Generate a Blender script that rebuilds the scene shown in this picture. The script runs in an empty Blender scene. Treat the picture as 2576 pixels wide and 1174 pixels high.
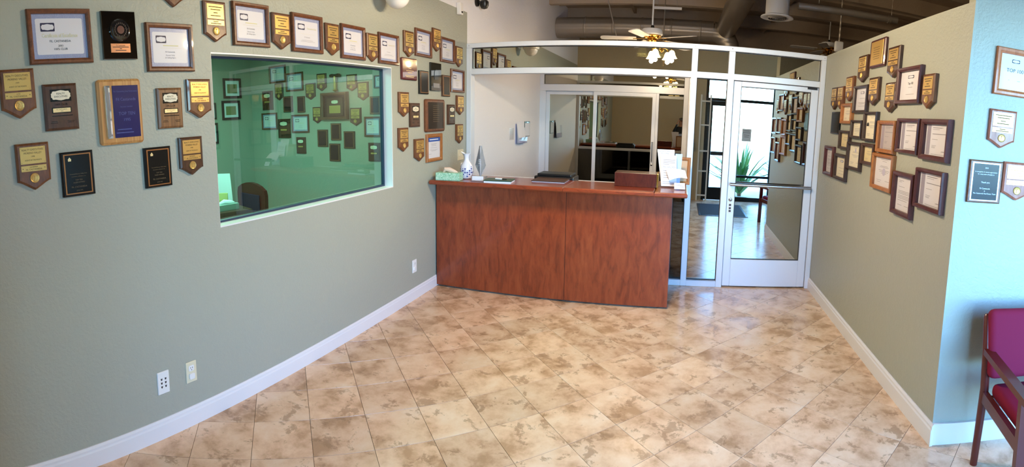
import bpy, bmesh, math, random
from mathutils import Vector, Matrix
random.seed(7)
PI = math.pi
SC = bpy.context.scene
COL = SC.collection

# ------------------------------------------------------------------ camera
# swept phone panorama: a cylindrical lens, axis tilted a little
L, R, D, EYE = 2.2808, 1.4365, 5.0646, 1.7034      # left wall, right wall, partition, lens height
F, CY, YAW, PITCH, ROLL = 1271.32, 442.75, -.3317, -.1224, .0129
YC = 2.324                                          # where the right wall ends
YF = -0.62                                          # street front behind the photographer
CEIL = 3.75
def _axes():
    c, s = math.cos(YAW), math.sin(YAW)
    f = Vector((s, c, 0)); r = Vector((c, -s, 0)); u = Vector((0, 0, 1))
    c, s = math.cos(PITCH), math.sin(PITCH)
    f2 = f*c + u*s; u2 = u*c - f*s
    c, s = math.cos(ROLL), math.sin(ROLL)
    return r*c + u2*s, u2*c - r*s, f2
AR, AU, AF = _axes()
cam = bpy.data.cameras.new('camera')
cam.type = 'PANO'
cam.panorama_type = 'CENTRAL_CYLINDRICAL'
cam.central_cylindrical_range_u_min = -1288/F
cam.central_cylindrical_range_u_max = 1288/F
cam.central_cylindrical_range_v_min = -(1174-CY)/F
cam.central_cylindrical_range_v_max = CY/F
cam.central_cylindrical_radius = 1.0
cam.clip_start = 0.02
camo = bpy.data.objects.new('camera', cam)
COL.objects.link(camo)
camo.matrix_world = Matrix(((AR.x, AU.x, -AF.x, 0), (AR.y, AU.y, -AF.y, 0), (AR.z, AU.z, -AF.z, EYE), (0, 0, 0, 1)))
SC.camera = camo
SC.view_settings.view_transform = 'Standard'
SC.view_settings.look = 'None'
SC.view_settings.gamma = 1
SC.view_settings.use_curve_mapping = False
SC.view_settings.exposure = 0.32
SC.cycles.max_bounces = 8
SC.cycles.diffuse_bounces = 4
SC.cycles.glossy_bounces = 5
SC.cycles.transparent_max_bounces = 16
SC.cycles.sample_clamp_indirect = 6
SC.cycles.caustics_reflective = False
SC.cycles.caustics_refractive = False

def ray(x, y):
    t = (x-1288)/F
    return math.sin(t)*AR + math.cos(t)*AF + ((CY-y)/F)*AU
def hit(x, y, ax, val):
    d = ray(x, y); o = Vector((0, 0, EYE))
    return o + d*((val-o[ax])/d[ax])

# ------------------------------------------------------------------ sky and daylight
W = bpy.data.worlds.new('sky'); SC.world = W; W.use_nodes = True
nt = W.node_tree
bg = nt.nodes['Background']
sky = nt.nodes.new('ShaderNodeTexSky')
sky.sky_type = 'NISHITA'; sky.sun_disc = False
sky.sun_elevation = math.radians(38); sky.sun_rotation = math.radians(60); sky.altitude = 300
tint = nt.nodes.new('ShaderNodeMix'); tint.data_type = 'RGBA'; tint.blend_type = 'MULTIPLY'; tint.inputs['Factor'].default_value = 1
tint.inputs['B'].default_value = (.62, .88, 1.24, 1)          # the lens was balanced for the warm lamps
nt.links.new(sky.outputs[0], tint.inputs['A']); nt.links.new(tint.outputs['Result'], bg.inputs[0])
bg.inputs[1].default_value = 6.6
def portal(x0, x1, z0, z1):
    li = bpy.data.lights.new('window_front_offscreen', 'AREA'); li.shape = 'RECTANGLE'
    li.size = x1-x0; li.size_y = z1-z0; li.cycles.is_portal = True
    o = bpy.data.objects.new('window_front_offscreen', li); COL.objects.link(o)
    o.location = ((x0+x1)/2, YF-.05, (z0+z1)/2); o.rotation_euler = (PI/2, 0, 0)
    return o
WIN_X0, WIN_X1, WIN_Z1 = 0.50, 3.75, 2.62
portal(WIN_X0, WIN_X1, 0.05, WIN_Z1)

# ------------------------------------------------------------------ materials
def lin(c):
    if isinstance(c, str):
        c = [int(c[i:i+2], 16)/255 for i in (0, 2, 4)]
    return [v/12.92 if v <= .04045 else ((v+.055)/1.055)**2.4 for v in c] + [1]
MATS = {}
def mat(name, col='808080', rough=.5, metal=0, coat=0, spec=.5, emit=None, es=0, trans=0):
    if name in MATS: return MATS[name]
    m = bpy.data.materials.new(name); m.use_nodes = True
    b = m.node_tree.nodes['Principled BSDF']
    b.inputs['Base Color'].default_value = lin(col)
    b.inputs['Roughness'].default_value = rough
    b.inputs['Metallic'].default_value = metal
    b.inputs['Coat Weight'].default_value = coat
    b.inputs['Coat Roughness'].default_value = .04
    b.inputs['Specular IOR Level'].default_value = spec
    b.inputs['Transmission Weight'].default_value = trans
    if emit:
        b.inputs['Emission Color'].default_value = lin(emit); b.inputs['Emission Strength'].default_value = es
    MATS[name] = m
    return m
def nodes(m): return m.node_tree.nodes, m.node_tree.links, m.node_tree.nodes['Principled BSDF']
def ramp(N, stops):
    r = N.new('ShaderNodeValToRGB'); e = r.color_ramp.elements
    while len(e) < len(stops): e.new(.5)
    for k, (p, c) in enumerate(stops):
        e[k].position = p; e[k].color = lin(c) if not isinstance(c, (int, float)) else (c, c, c, 1)
    return r
def coords(N, Lk, scale=(1, 1, 1), kind='Object', shift=True):
    t = N.new('ShaderNodeTexCoord'); mp = N.new('ShaderNodeMapping'); mp.inputs['Scale'].default_value = scale
    if shift:
        oi = N.new('ShaderNodeObjectInfo'); mu = N.new('ShaderNodeMath'); mu.operation = 'MULTIPLY'; mu.inputs[1].default_value = 57.0
        Lk.new(oi.outputs['Random'], mu.inputs[0])
        ad = N.new('ShaderNodeVectorMath'); ad.operation = 'ADD'
        Lk.new(t.outputs[kind], ad.inputs[0]); Lk.new(mu.outputs[0], ad.inputs[1]); Lk.new(ad.outputs[0], mp.inputs[0])
    else:
        Lk.new(t.outputs[kind], mp.inputs[0])
    return mp
def wood(name, a, b, c, scale=(9, 9, 1.3), rough=.4, coat=.25, det=5, freq=4):
    m = mat(name, a, rough, coat=coat); N, K, P = nodes(m)
    mp = coords(N, K, scale)
    n = N.new('ShaderNodeTexNoise'); n.inputs['Scale'].default_value = freq; n.inputs['Detail'].default_value = det; n.inputs['Roughness'].default_value = .65
    n.inputs['Distortion'].default_value = .6
    K.new(mp.outputs[0], n.inputs['Vector'])
    r = ramp(N, [(.3, a), (.5, b), (.72, c)]); K.new(n.outputs[0], r.inputs[0]); K.new(r.outputs[0], P.inputs['Base Color'])
    return m
def paint(name, col, bump=.35, scale=55, rough=.55, spec=.4):
    m = mat(name, col, rough, spec=spec); N, K, P = nodes(m)
    mp = coords(N, K, (1, 1, 1), shift=False)
    n = N.new('ShaderNodeTexNoise'); n.inputs['Scale'].default_value = scale; n.inputs['Detail'].default_value = 3; n.inputs['Distortion'].default_value = .5
    n2 = N.new('ShaderNodeTexNoise'); n2.inputs['Scale'].default_value = scale*.28; n2.inputs['Detail'].default_value = 2
    K.new(mp.outputs[0], n.inputs['Vector']); K.new(mp.outputs[0], n2.inputs['Vector'])
    r1 = ramp(N, [(.42, 0.0), (.6, 1.0)]); K.new(n.outputs[0], r1.inputs[0])
    r2 = ramp(N, [(.4, 0.0), (.65, 1.0)]); K.new(n2.outputs[0], r2.inputs[0])
    mx = N.new('ShaderNodeMath'); mx.operation = 'ADD'; K.new(r1.outputs[0], mx.inputs[0]); K.new(r2.outputs[0], mx.inputs[1])
    bp = N.new('ShaderNodeBump'); bp.inputs['Strength'].default_value = bump; bp.inputs['Distance'].default_value = .004
    K.new(mx.outputs[0], bp.inputs['Height']); K.new(bp.outputs[0], P.inputs['Normal'])
    return m
def pane_mat(name, tint, refl, rough=.0, gl=(1, 1, 1)):
    m = bpy.data.materials.new(name); m.use_nodes = True; N, K = m.node_tree.nodes, m.node_tree.links
    N.remove(N['Principled BSDF']); out = N['Material Output']
    t = N.new('ShaderNodeBsdfTransparent'); t.inputs[0].default_value = lin(tint)
    g = N.new('ShaderNodeBsdfGlossy'); g.inputs[0].default_value = (*gl, 1); g.inputs['Roughness'].default_value = rough
    lw = N.new('ShaderNodeLayerWeight'); lw.inputs[0].default_value = .5
    pw = N.new('ShaderNodeMath'); pw.operation = 'POWER'; pw.inputs[1].default_value = 4.5; K.new(lw.outputs['Facing'], pw.inputs[0])
    m1 = N.new('ShaderNodeMath'); m1.operation = 'MULTIPLY_ADD'; m1.inputs[1].default_value = 1-refl; m1.inputs[2].default_value = refl; K.new(pw.outputs[0], m1.inputs[0])
    ge = N.new('ShaderNodeNewGeometry'); inv = N.new('ShaderNodeMath'); inv.operation = 'SUBTRACT'; inv.inputs[0].default_value = 1.0; K.new(ge.outputs['Backfacing'], inv.inputs[1])
    ma = N.new('ShaderNodeMath'); ma.operation = 'MULTIPLY'; K.new(m1.outputs[0], ma.inputs[0]); K.new(inv.outputs[0], ma.inputs[1])
    mx = N.new('ShaderNodeMixShader'); K.new(ma.outputs[0], mx.inputs[0]); K.new(t.outputs[0], mx.inputs[1]); K.new(g.outputs[0], mx.inputs[2])
    K.new(mx.outputs[0], out.inputs[0]); MATS[name] = m
    return m
def printed(name, base, line, scale=260, kind='Object'):
    m = mat(name, base, .35, coat=.6); N, K, P = nodes(m)
    mp = coords(N, K, (1, 0, 1), kind, shift=False)
    w = N.new('ShaderNodeTexWave'); w.inputs['Scale'].default_value = scale; w.inputs['Distortion'].default_value = 6; w.inputs['Detail Scale'].default_value = 3
    K.new(mp.outputs[0], w.inputs[0]); r = ramp(N, [(.3, base), (.7, line)]); K.new(w.outputs[0], r.inputs[0]); K.new(r.outputs[0], P.inputs['Base Color'])
    return m

GREEN = paint('sage_wall_paint', 'A8A99C', .24, 60, .45, .5)
WHITEW = paint('off_white_wall_paint', 'F2F0F4', .25, 60, .55)
BEIGE = paint('beige_shell_paint', 'B6A28C', .3, 12, .8, .2)
OFFICEG = GREEN
TRIMW = mat('white_trim_paint', 'E9E4E6', .35)
ALU = mat('satin_aluminium', 'E4E8F2', .35, .15, spec=.5)
ALU_D = mat('dark_gasket', '24242A', .6)
CHERRY = wood('cherry_laminate', '6A2812', '88381A', '9A4824', (7, 7, 1.6), .33, .35, 6, 3)
CHERRY_E = wood('cherry_edge', '7A3018', '8E3D20', '6A2913', (3, 8, 8), .3, .4, 4, 3)
WALNUT = wood('walnut_board', '4A2A18', '6B4025', '7E5030', (14, 14, 3))
WALNUT_D = wood('dark_walnut_board', '301A10', '4A2B1A', '57341F', (14, 14, 3))
WALNUT_B = wood('brown_frame_wood', '4F2A16', '6A3B20', '7A4828', (10, 10, 10))
OAK = wood('oak_frame_wood', '8A5128', 'A06432', 'B0743E', (12, 12, 3))
MAHOG = wood('mahogany_frame_wood', '3A1618', '4E2022', '5A2A26', (12, 12, 3))
ORANGEW = wood('orange_frame_wood', 'A4572B', 'B8673A', 'C47748', (12, 12, 3))
REDWOOD = wood('reddish_board', '8A4A36', '9E5A44', 'A86850', (14, 14, 3))
BLACKW = mat('black_lacquer', '0B0B0D', .3, coat=.05, spec=.3)
BLACKP = mat('black_plate', '0C0E10', .22, coat=.0, spec=.35)
COPPER = mat('copper_line', 'B07A4E', .35, .8)
GOLD = mat('brass_plate', 'D8B068', .34, .6)
GOLD_D = GOLD
GOLD_S = mat('pale_gold_medal', 'F0D9A2', .38, .35)
INK = mat('dark_engraving', '4A371C', .6)
INKB = mat('black_print', '2A2A30', .6)
INKG = mat('grey_print', '8E8A92', .6)
INKY = mat('pale_yellow_print', 'D8CF9A', .5)
NAVY = mat('navy_print', '1E1F45', .5)
PAPER = mat('certificate_paper', 'DAD6DC', .4, coat=.3)
PAPERC = mat('cream_paper', 'E6DCC4', .45, coat=.2)
PAPERP = mat('plain_white_paper', 'ECECF4', .6)
GUILL = printed('guilloche_border', 'B0B4CC', '7C84AE', 120)
BLUEP = mat('royal_blue_plate', '0A1258', .25, coat=.2)
BLUEH = mat('blue_header_print', '2A55A8', .4)
MAROON = mat('maroon_lacquer', '5A0C14', .12, coat=1)
BRASS = mat('polished_brass', 'D9A850', .18, 1)
CHROME = mat('brushed_steel', 'B8BAC2', .25, 1)
PLASTW = mat('white_plastic', 'EDEAE8', .35)
PLASTC = mat('cream_plastic', 'E3D9BC', .4)
PLASTB = mat('black_plastic', '151517', .35)
SLOT = mat('dark_slot', '3A3234', .6)
FABRIC = mat('magenta_upholstery', '7C1C36', .85, spec=.15)
CHAIRW = mat('mahogany_lacquer', '561A12', .32, coat=.15)
CRYSTAL = mat('clear_crystal', 'FFFFFF', .02, trans=.92)
ACRYL = pane_mat('clear_acrylic', 'F4F6FF', .06)
GLASS_P = pane_mat('reflective_partition_glass', '5A5C4C', .5, 0, (1, .97, .86))
GLASS_I = pane_mat('inner_partition_glass', '6C6C5A', .4, 0, (1, .96, .82))
GLASS_G = pane_mat('green_office_glass', 'BCEEE2', .09)
GLASS_F = pane_mat('clear_front_glass', 'EAF4F4', .02)
DUCT = mat('galvanised_duct', 'A99E92', .42, .55)
SHADE = mat('lit_frosted_glass', 'FFF3D8', .5, emit='FFDFA8', es=7)
BULB = mat('lit_bulb', 'FFF6E4', .5, emit='FFE9C4', es=25)
LEAF = mat('green_leaf', '4E7E3A', .5)
CONC = paint('pale_concrete', 'B9B4AC', .2, 40, .85, .2)
DARKCARPET = mat('dark_carpet', '2E2A28', .95)
GROUT = mat('brown_grout', 'A08A74', .9)
BRUSHN = DUCT
def _duct_bump():
    N, K, P = nodes(DUCT); mp = coords(N, K, (1, 1, 1), shift=False)
    w = N.new('ShaderNodeTexWave'); w.inputs['Scale'].default_value = 4; w.bands_direction = 'Z'
    K.new(mp.outputs[0], w.inputs[0]); b = N.new('ShaderNodeBump'); b.inputs['Strength'].default_value = .35; b.inputs['Distance'].default_value = .01
    K.new(w.outputs[0], b.inputs['Height']); K.new(b.outputs[0], P.inputs['Normal'])
_duct_bump()
def _travertine():
    m = mat('travertine_tile', 'CDB497', .16, spec=.5); N, K, P = nodes(m)
    oi = N.new('ShaderNodeObjectInfo')
    mp = coords(N, K, (1, 1, 1))
    n = N.new('ShaderNodeTexNoise'); n.inputs['Scale'].default_value = 5; n.inputs['Detail'].default_value = 10; n.inputs['Roughness'].default_value = .62; n.inputs['Distortion'].default_value = .15
    K.new(mp.outputs[0], n.inputs[0])
    r = ramp(N, [(.36, 'C09A76'), (.46, 'DEB896'), (.55, 'ECCAA8'), (.7, 'F3D8BC')]); K.new(n.outputs[0], r.inputs[0])
    n2 = N.new('ShaderNodeTexNoise'); n2.inputs['Scale'].default_value = 8; n2.inputs['Detail'].default_value = 8; n2.inputs['Roughness'].default_value = .7; n2.inputs['Distortion'].default_value = .3
    K.new(mp.outputs[0], n2.inputs[0])
    r2 = ramp(N, [(.56, 0.0), (.61, .6)]); K.new(n2.outputs[0], r2.inputs[0])
    mx = N.new('ShaderNodeMix'); mx.data_type = 'RGBA'
    K.new(r2.outputs[0], mx.inputs['Factor']); K.new(r.outputs[0], mx.inputs['A']); mx.inputs['B'].default_value = lin('A07C5C')
    hv = N.new('ShaderNodeHueSaturation'); mr = N.new('ShaderNodeMapRange'); mr.inputs['To Min'].default_value = .88; mr.inputs['To Max'].default_value = 1.06
    K.new(oi.outputs['Random'], mr.inputs[0]); K.new(mr.outputs[0], hv.inputs['Value']); K.new(mx.outputs['Result'], hv.inputs['Color'])
    K.new(hv.outputs[0], P.inputs['Base Color'])
    rr = N.new('ShaderNodeMapRange'); rr.inputs['To Min'].default_value = .1; rr.inputs['To Max'].default_value = .3
    K.new(n.outputs[0], rr.inputs[0]); K.new(rr.outputs[0], P.inputs['Roughness'])
    return m
TRAV = _travertine()
def _tissue():
    m = mat('mint_floral_card', 'A6D6B8', .6); N, K, P = nodes(m); mp = coords(N, K)
    v = N.new('ShaderNodeTexNoise'); v.inputs['Scale'].default_value = 45; v.inputs['Distortion'].default_value = 2
    K.new(mp.outputs[0], v.inputs[0]); r = ramp(N, [(.4, '86C4A0'), (.6, 'C2E4CC')]); K.new(v.outputs[0], r.inputs[0]); K.new(r.outputs[0], P.inputs['Base Color'])
    return m
MINT = _tissue()

# ------------------------------------------------------------------ mesh helpers
class MB:
    def __init__(s): s.v = []; s.f = []; s.nl = 0; s.nt = 0
    def add(s, vs, fs):
        o = len(s.v); s.v += [tuple(v) for v in vs]; s.f += [tuple(i+o for i in f) for f in fs]; return s
    def box(s, x0, x1, y0, y1, z0, z1):
        return s.add([(x0, y0, z0), (x1, y0, z0), (x1, y1, z0), (x0, y1, z0), (x0, y0, z1), (x1, y0, z1), (x1, y1, z1), (x0, y1, z1)],
                     [(0, 3, 2, 1), (4, 5, 6, 7), (0, 1, 5, 4), (1, 2, 6, 5), (2, 3, 7, 6), (3, 0, 4, 7)])
    def rbox(s, x0, x1, y0, y1, z0, z1, b=.005, seg=2):
        bm = bmesh.new(); bmesh.ops.create_cube(bm, size=1)
        bmesh.ops.scale(bm, vec=(x1-x0, y1-y0, z1-z0), verts=bm.verts); bmesh.ops.translate(bm, vec=((x0+x1)/2, (y0+y1)/2, (z0+z1)/2), verts=bm.verts)
        bmesh.ops.bevel(bm, geom=bm.edges[:], offset=b, segments=seg, profile=.5, affect='EDGES')
        bm.verts.index_update()
        s.add([v.co[:] for v in bm.verts], [[v.index for v in f.verts] for f in bm.faces]); bm.free(); return s
    def slab(s, poly, yb, yf, bev=0, inset=None):
        """outline (x,z), counter-clockwise seen from -y; back at yb, front face at yf (yf < yb)"""
        n = len(poly)
        loops = [[(x, yb, z) for x, z in poly]]
        if bev > 0:
            loops.append([(x, yf+bev, z) for x, z in poly]); q = offs(poly, -(inset or bev)); loops.append([(x, yf, z) for x, z in q])
        else: loops.append([(x, yf, z) for x, z in poly])
        vs = sum(loops, []); fs = [tuple(reversed(range(n)))]
        for k in range(len(loops)-1):
            for i in range(n):
                j = (i+1) % n; fs.append((k*n+i, k*n+j, (k+1)*n+j, (k+1)*n+i))
        fs.append(tuple(range((len(loops)-1)*n, len(loops)*n)))
        return s.add(vs, fs)
    def rings(s, loops, close=True, cap=False):
        n = len(loops[0]); vs = sum([list(l) for l in loops], []); fs = []
        for k in range(len(loops)-1):
            for i in range(n if close else n-1):
                j = (i+1) % n; fs.append((k*n+i, k*n+j, (k+1)*n+j, (k+1)*n+i))
        if cap: fs.append(tuple(reversed(range(n)))); fs.append(tuple(range((len(loops)-1)*n, len(loops)*n)))
        return s.add(vs, fs)
    def frame(s, w, h, b, d, lip=.006):
        def rc(a, y): return [(-w/2+a, y, -h/2+a), (w/2-a, y, -h/2+a), (w/2-a, y, h/2-a), (-w/2+a, y, h/2-a)]
        return s.rings([rc(0, 0), rc(0, -d*.7), rc(b*.18, -d), rc(b*.6, -d), rc(b, -d*.72), rc(b, -.004)])
    def lathe(s, prof, c=(0, 0, 0), seg=24, axis='z', cap=True):
        loops = []
        for r, z in prof:
            lp = []
            for k in range(seg):
                a = 2*PI*k/seg; x, y = r*math.cos(a), r*math.sin(a)
                if axis == 'z': p = (c[0]+x, c[1]+y, c[2]+z)
                elif axis == 'y': p = (c[0]+x, c[1]+z, c[2]-y)
                else: p = (c[0]+z, c[1]+x, c[2]+y)
                lp.append(p)
            loops.append(lp)
        return s.rings(loops, True, cap)
    def tube(s, pts, r, seg=10, cap=True):
        pts = [Vector(p) for p in pts]; loops = []
        up = Vector((0, 0, 1))
        for i, p in enumerate(pts):
            t = (pts[min(i+1, len(pts)-1)]-pts[max(i-1, 0)]).normalized()
            if i == 0:
                a = t.cross(up)
                if a.length < .3: a = t.cross(Vector((1, 0, 0)))
            else: a = a-t*a.dot(t)
            a.normalize(); b = t.cross(a)
            rr = r[i] if isinstance(r, (list, tuple)) else r
            loops.append([tuple(p + a*rr*math.cos(2*PI*k/seg) + b*rr*math.sin(2*PI*k/seg)) for k in range(seg)])
        return s.rings(loops, True, cap)
    def beam(s, p0, p1, w, t, side=Vector((1, 0, 0))):
        p0, p1 = Vector(p0), Vector(p1); d = (p1-p0).normalized(); a = (side - d*side.dot(d)).normalized(); b = d.cross(a)
        vs = []
        for p in (p0, p1):
            for sa, sb in ((-1, -1), (1, -1), (1, 1), (-1, 1)): vs.append(p + a*sa*w/2 + b*sb*t/2)
        return s.add(vs, [(3, 2, 1, 0), (4, 5, 6, 7), (0, 1, 5, 4), (1, 2, 6, 5), (2, 3, 7, 6), (3, 0, 4, 7)])
    def text(s, t, x, z, h, y, wmax=None, align='c'):
        vs, fs = glyphs(t); s.nt += 1
        if not vs: return s
        xs = [v[0] for v in vs]; x0, x1 = min(xs), max(xs); k = h/.7; kx = k
        if wmax and (x1-x0)*k > wmax: kx = wmax/(x1-x0)
        off = {'c': -(x0+x1)/2*kx, 'l': -x0*kx, 'r': -x1*kx}[align]
        return s.add([(x+v[0]*kx+off, y, z+v[1]*k-h/2) for v in vs], fs)
    def lines(s, rows, x0, x1, y, t=.002):
        s.nl += len(rows)
        for z, a, b in rows: s.add([(x0+(x1-x0)*a, y, z-t/2), (x0+(x1-x0)*b, y, z-t/2), (x0+(x1-x0)*b, y, z+t/2), (x0+(x1-x0)*a, y, z+t/2)], [(0, 1, 2, 3)])
        return s
    def build(s, name, m, parent=None, smooth=False, label=None):
        me = bpy.data.meshes.new(name); me.from_pydata(s.v, [], s.f); me.update()
        if smooth:
            me.polygons.foreach_set('use_smooth', [True]*len(me.polygons))
            try: me.set_sharp_from_angle(angle=math.radians(38))
            except Exception: pass
        o = link(name, me, m, parent, label)
        if (s.nl > 1 and s.nt == 0) or name == 'engraving': o['kind'] = 'stuff'
        return o
def link(name, me, m, parent=None, label=None):
    if m is not None and not me.materials: me.materials.append(m)
    o = bpy.data.objects.new(name, me); COL.objects.link(o)
    if parent is not None: o.parent = parent
    if label: o['label'] = label
    return o
def offs(poly, d):
    n = len(poly); out = []
    for i in range(n):
        p0, p1, p2 = Vector(poly[i-1]), Vector(poly[i]), Vector(poly[(i+1) % n])
        e1, e2 = (p1-p0).normalized(), (p2-p1).normalized()
        n1, n2 = Vector((e1.y, -e1.x)), Vector((e2.y, -e2.x))
        m = n1+n2; k = m.dot(n1)
        m = m/k if abs(k) > .2 else n1
        out.append(tuple(p1+m*d))
    return out
_G = {}
def glyphs(t):
    if t in _G: return _G[t]
    cu = bpy.data.curves.new('t', 'FONT'); cu.body = t; cu.resolution_u = 2; cu.fill_mode = 'FRONT'
    o = bpy.data.objects.new('t', cu); COL.objects.link(o)
    dg = bpy.context.evaluated_depsgraph_get(); ev = o.evaluated_get(dg); me = ev.to_mesh()
    r = ([tuple(v.co[:2]) for v in me.vertices], [tuple(p.vertices) for p in me.polygons])
    ev.to_mesh_clear(); bpy.data.objects.remove(o); bpy.data.curves.remove(cu)
    _G[t] = r
    return r
def empty(name, loc=(0, 0, 0), rz=0, label=None, cat=None, group=None, kind=None):
    o = bpy.data.objects.new(name, None); o.empty_display_size = .05; COL.objects.link(o)
    o.location = loc; o.rotation_euler = (0, 0, rz); tag(o, label, cat, group, kind)
    return o
def tag(o, label=None, cat=None, group=None, kind=None):
    if label: o['label'] = label
    if cat: o['category'] = cat
    if group: o['group'] = group
    if kind: o['kind'] = kind
    return o
def rect(w, h, x=0, z=0): return [(x-w/2, z-h/2), (x+w/2, z-h/2), (x+w/2, z+h/2), (x-w/2, z+h/2)]
def rrect(w, h, r, x=0, z=0, n=4):
    p = []
    for cx, cz, a0 in ((w/2-r, -h/2+r, -90), (w/2-r, h/2-r, 0), (-w/2+r, h/2-r, 90), (-w/2+r, -h/2+r, 180)):
        for k in range(n+1):
            a = math.radians(a0+90*k/n); p.append((x+cx+r*math.cos(a), z+cz+r*math.sin(a)))
    return p
def copy_tree(o, parent=None):
    c = o.copy(); COL.objects.link(c)
    if parent is not None: c.parent = parent
    for ch in list(o.children): copy_tree(ch, c)
    return c
def struct(name, mb, m, parent=None):
    o = mb.build(name, m, parent)
    if parent is None: o['kind'] = 'structure'
    return o

# ------------------------------------------------------------------ the shell of the place
WY0, WY1, WZ0, WZ1 = 1.744, 3.5705, 1.0888, 2.0838        # office window opening in the left wall
GL, GR = 2.775, 2.453                                       # where the green paint stops
m = MB()
m.box(-L-.12, -L, YF, WY0, 0, GL); m.box(-L-.12, -L, WY1, D+.02, 0, GL)
m.box(-L-.12, -L, WY0, WY1, 0, WZ0); m.box(-L-.12, -L, WY0, WY1, WZ1, GL)
struct('wall_left', m, GREEN)
struct('wall_left_upper', MB().box(-L-.12, -L, YF, 11, GL, CEIL), WHITEW)
struct('wall_left_rear', MB().box(-L-.12, -L, D+.02, 11, 0, GL), WHITEW)
struct('wall_right', MB().box(R, R+.12, YC, D+.1, 0, GR), GREEN)
JA = math.radians(-14)                                      # the return wall beside the chair
jog = empty('wall_return', (R, YC, 0), JA, kind='structure')
MB().box(.0, 2.86, .004, .12, 0, 3.1).build('wall_face', GREEN, jog)
MB().box(0, 2.86, -.014, .003, 0, .123).build('baseboard', TRIMW, jog)
struct('wall_outer_right', MB().box(4.2, 4.3, YF, 11, 0, CEIL), BEIGE)
struct('wall_rear', MB().box(-L, 4.2, 11, 11.1, 0, CEIL), BEIGE)
m = MB(); m.box(-L-.12, WIN_X0, YF-.15, YF, 0, CEIL); m.box(WIN_X0, WIN_X1, YF-.15, YF, WIN_Z1, CEIL); m.box(WIN_X1, 4.3, YF-.15, YF, 0, CEIL)
struct('wall_front', m, paint('tan_wall_paint', 'BFAE90', .25, 60, .6))
ceil = struct('ceiling', MB().box(-L-.12, 4.3, YF-.15, 11.1, CEIL, CEIL+.1), BEIGE)
k = 0
for yb in (4.2, 5.6, 7.0, 8.4, 9.8):
    MB().box(-L, 4.2, yb, yb+.12, CEIL-.22, CEIL-.001).build('beam', BEIGE, ceil)
for xb in (-1.0, 1.6):
    MB().box(xb, xb+.05, YF, 11, CEIL-.1, CEIL-.002).build('purlin', BEIGE, ceil)
for yj in [4.9, 6.3, 7.7, 9.1, 10.4]:
    MB().box(-L, 4.2, yj, yj+.04, CEIL-.1, CEIL-.003).build('joist', BEIGE, ceil)

# floor: grout bed, travertine set on the diagonal
floor = struct('floor', MB().box(-5.75, 4.3, YF-.15, 11.1, -.1, -.004), GROUT)
struct('floor_rear', MB().box(-L, 4.2, D+.1, 11, -.0035, -.0005), DARKCARPET)
S = .4451; P1, P2 = .2769*S, .4966*S
def clip(poly, x0, x1, y0, y1):
    for ax, lim, sg in ((0, x0, 1), (0, x1, -1), (1, y0, 1), (1, y1, -1)):
        out = []
        for i in range(len(poly)):
            a, b = poly[i-1], poly[i]; da, db = (a[ax]-lim)*sg, (b[ax]-lim)*sg
            if da >= 0 and db >= 0: out.append(b)
            elif da >= 0 > db or db >= 0 > da:
                t = da/(da-db); q = (a[0]+(b[0]-a[0])*t, a[1]+(b[1]-a[1])*t); out.append(q)
                if db >= 0: out.append(b)
        poly = out
        if len(poly) < 3: return []
    return poly
def area(p): return sum(p[i-1][0]*p[i][1]-p[i][0]*p[i-1][1] for i in range(len(p)))/2
half = S/2 - .0016
full_me = None
rest = MB()
def put(mb, poly, cx, cy):
    n = len(poly); b = .0012
    q = [(x+(cx-x)*.003, y+(cy-y)*.003) for x, y in poly]
    vs = [(x, y, -.004) for x, y in poly]+[(x, y, -b) for x, y in poly]+[(x, y, 0) for x, y in q]
    fs = []
    for kk in range(2):
        for i in range(n): fs.append((kk*n+i, kk*n+(i+1) % n, (kk+1)*n+(i+1) % n, (kk+1)*n+i))
    fs.append(tuple(range(2*n, 3*n))); mb.add(vs, fs)
def pix(P):
    v = Vector(P)-Vector((0, 0, EYE)); X, Y, Z = v.dot(AR), v.dot(AU), v.dot(AF)
    return 1288+F*math.atan2(X, Z), CY-F*Y/math.hypot(X, Z)
for n in range(-14, 24):
    for q in range(-30, 20):
        a, b = S*(n+.5)+P1, S*(q+.5)+P2            # x+y, x-y at the tile centre
        cx, cy = (a+b)/2, (a-b)/2
        if not (-L-.3 < cx < 4.4 and YF-.3 < cy < D+.3): continue
        dia = [(cx+half, cy), (cx, cy+half), (cx-half, cy), (cx, cy-half)]
        hi, lo = cy+half, cy-half
        ys = YC+.12
        if hi <= ys: ps = [clip(dia, -L, 4.2, YF, D+.08)]
        elif lo >= ys: ps = [clip(dia, -L, R, YF, D+.08)]
        else: ps = [clip(dia, -L, R, YF, D+.08), clip(dia, R, 4.2, YF, ys)]
        ps = [p for p in ps if p and abs(area(p)) > 2e-4]
        if not ps: continue
        px, py = pix((cx, cy, 0))
        seen = cy > .3 and -60 < px < 2640 and py < 1290
        if not seen:
            for p in ps: put(rest, p, cx, cy)
            continue
        if len(ps) == 1 and len(ps[0]) == 4 and abs(abs(area(ps[0]))-2*half*half) < 1e-6:
            if full_me is None:
                t = MB(); put(t, [(x-cx, y-cy) for x, y in dia], 0, 0); o = t.build('tile', TRAV, floor); full_me = o.data
            else: o = link('tile', full_me, TRAV, floor)
        else:
            t = MB()
            for p in ps: put(t, [(x-cx, y-cy) for x, y in p], 0, 0)
            o = t.build('tile', TRAV, floor)
        o.location = (cx, cy, 0); k += 1
o = rest.build('tile_field', TRAV, floor); o['kind'] = 'stuff'

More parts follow.
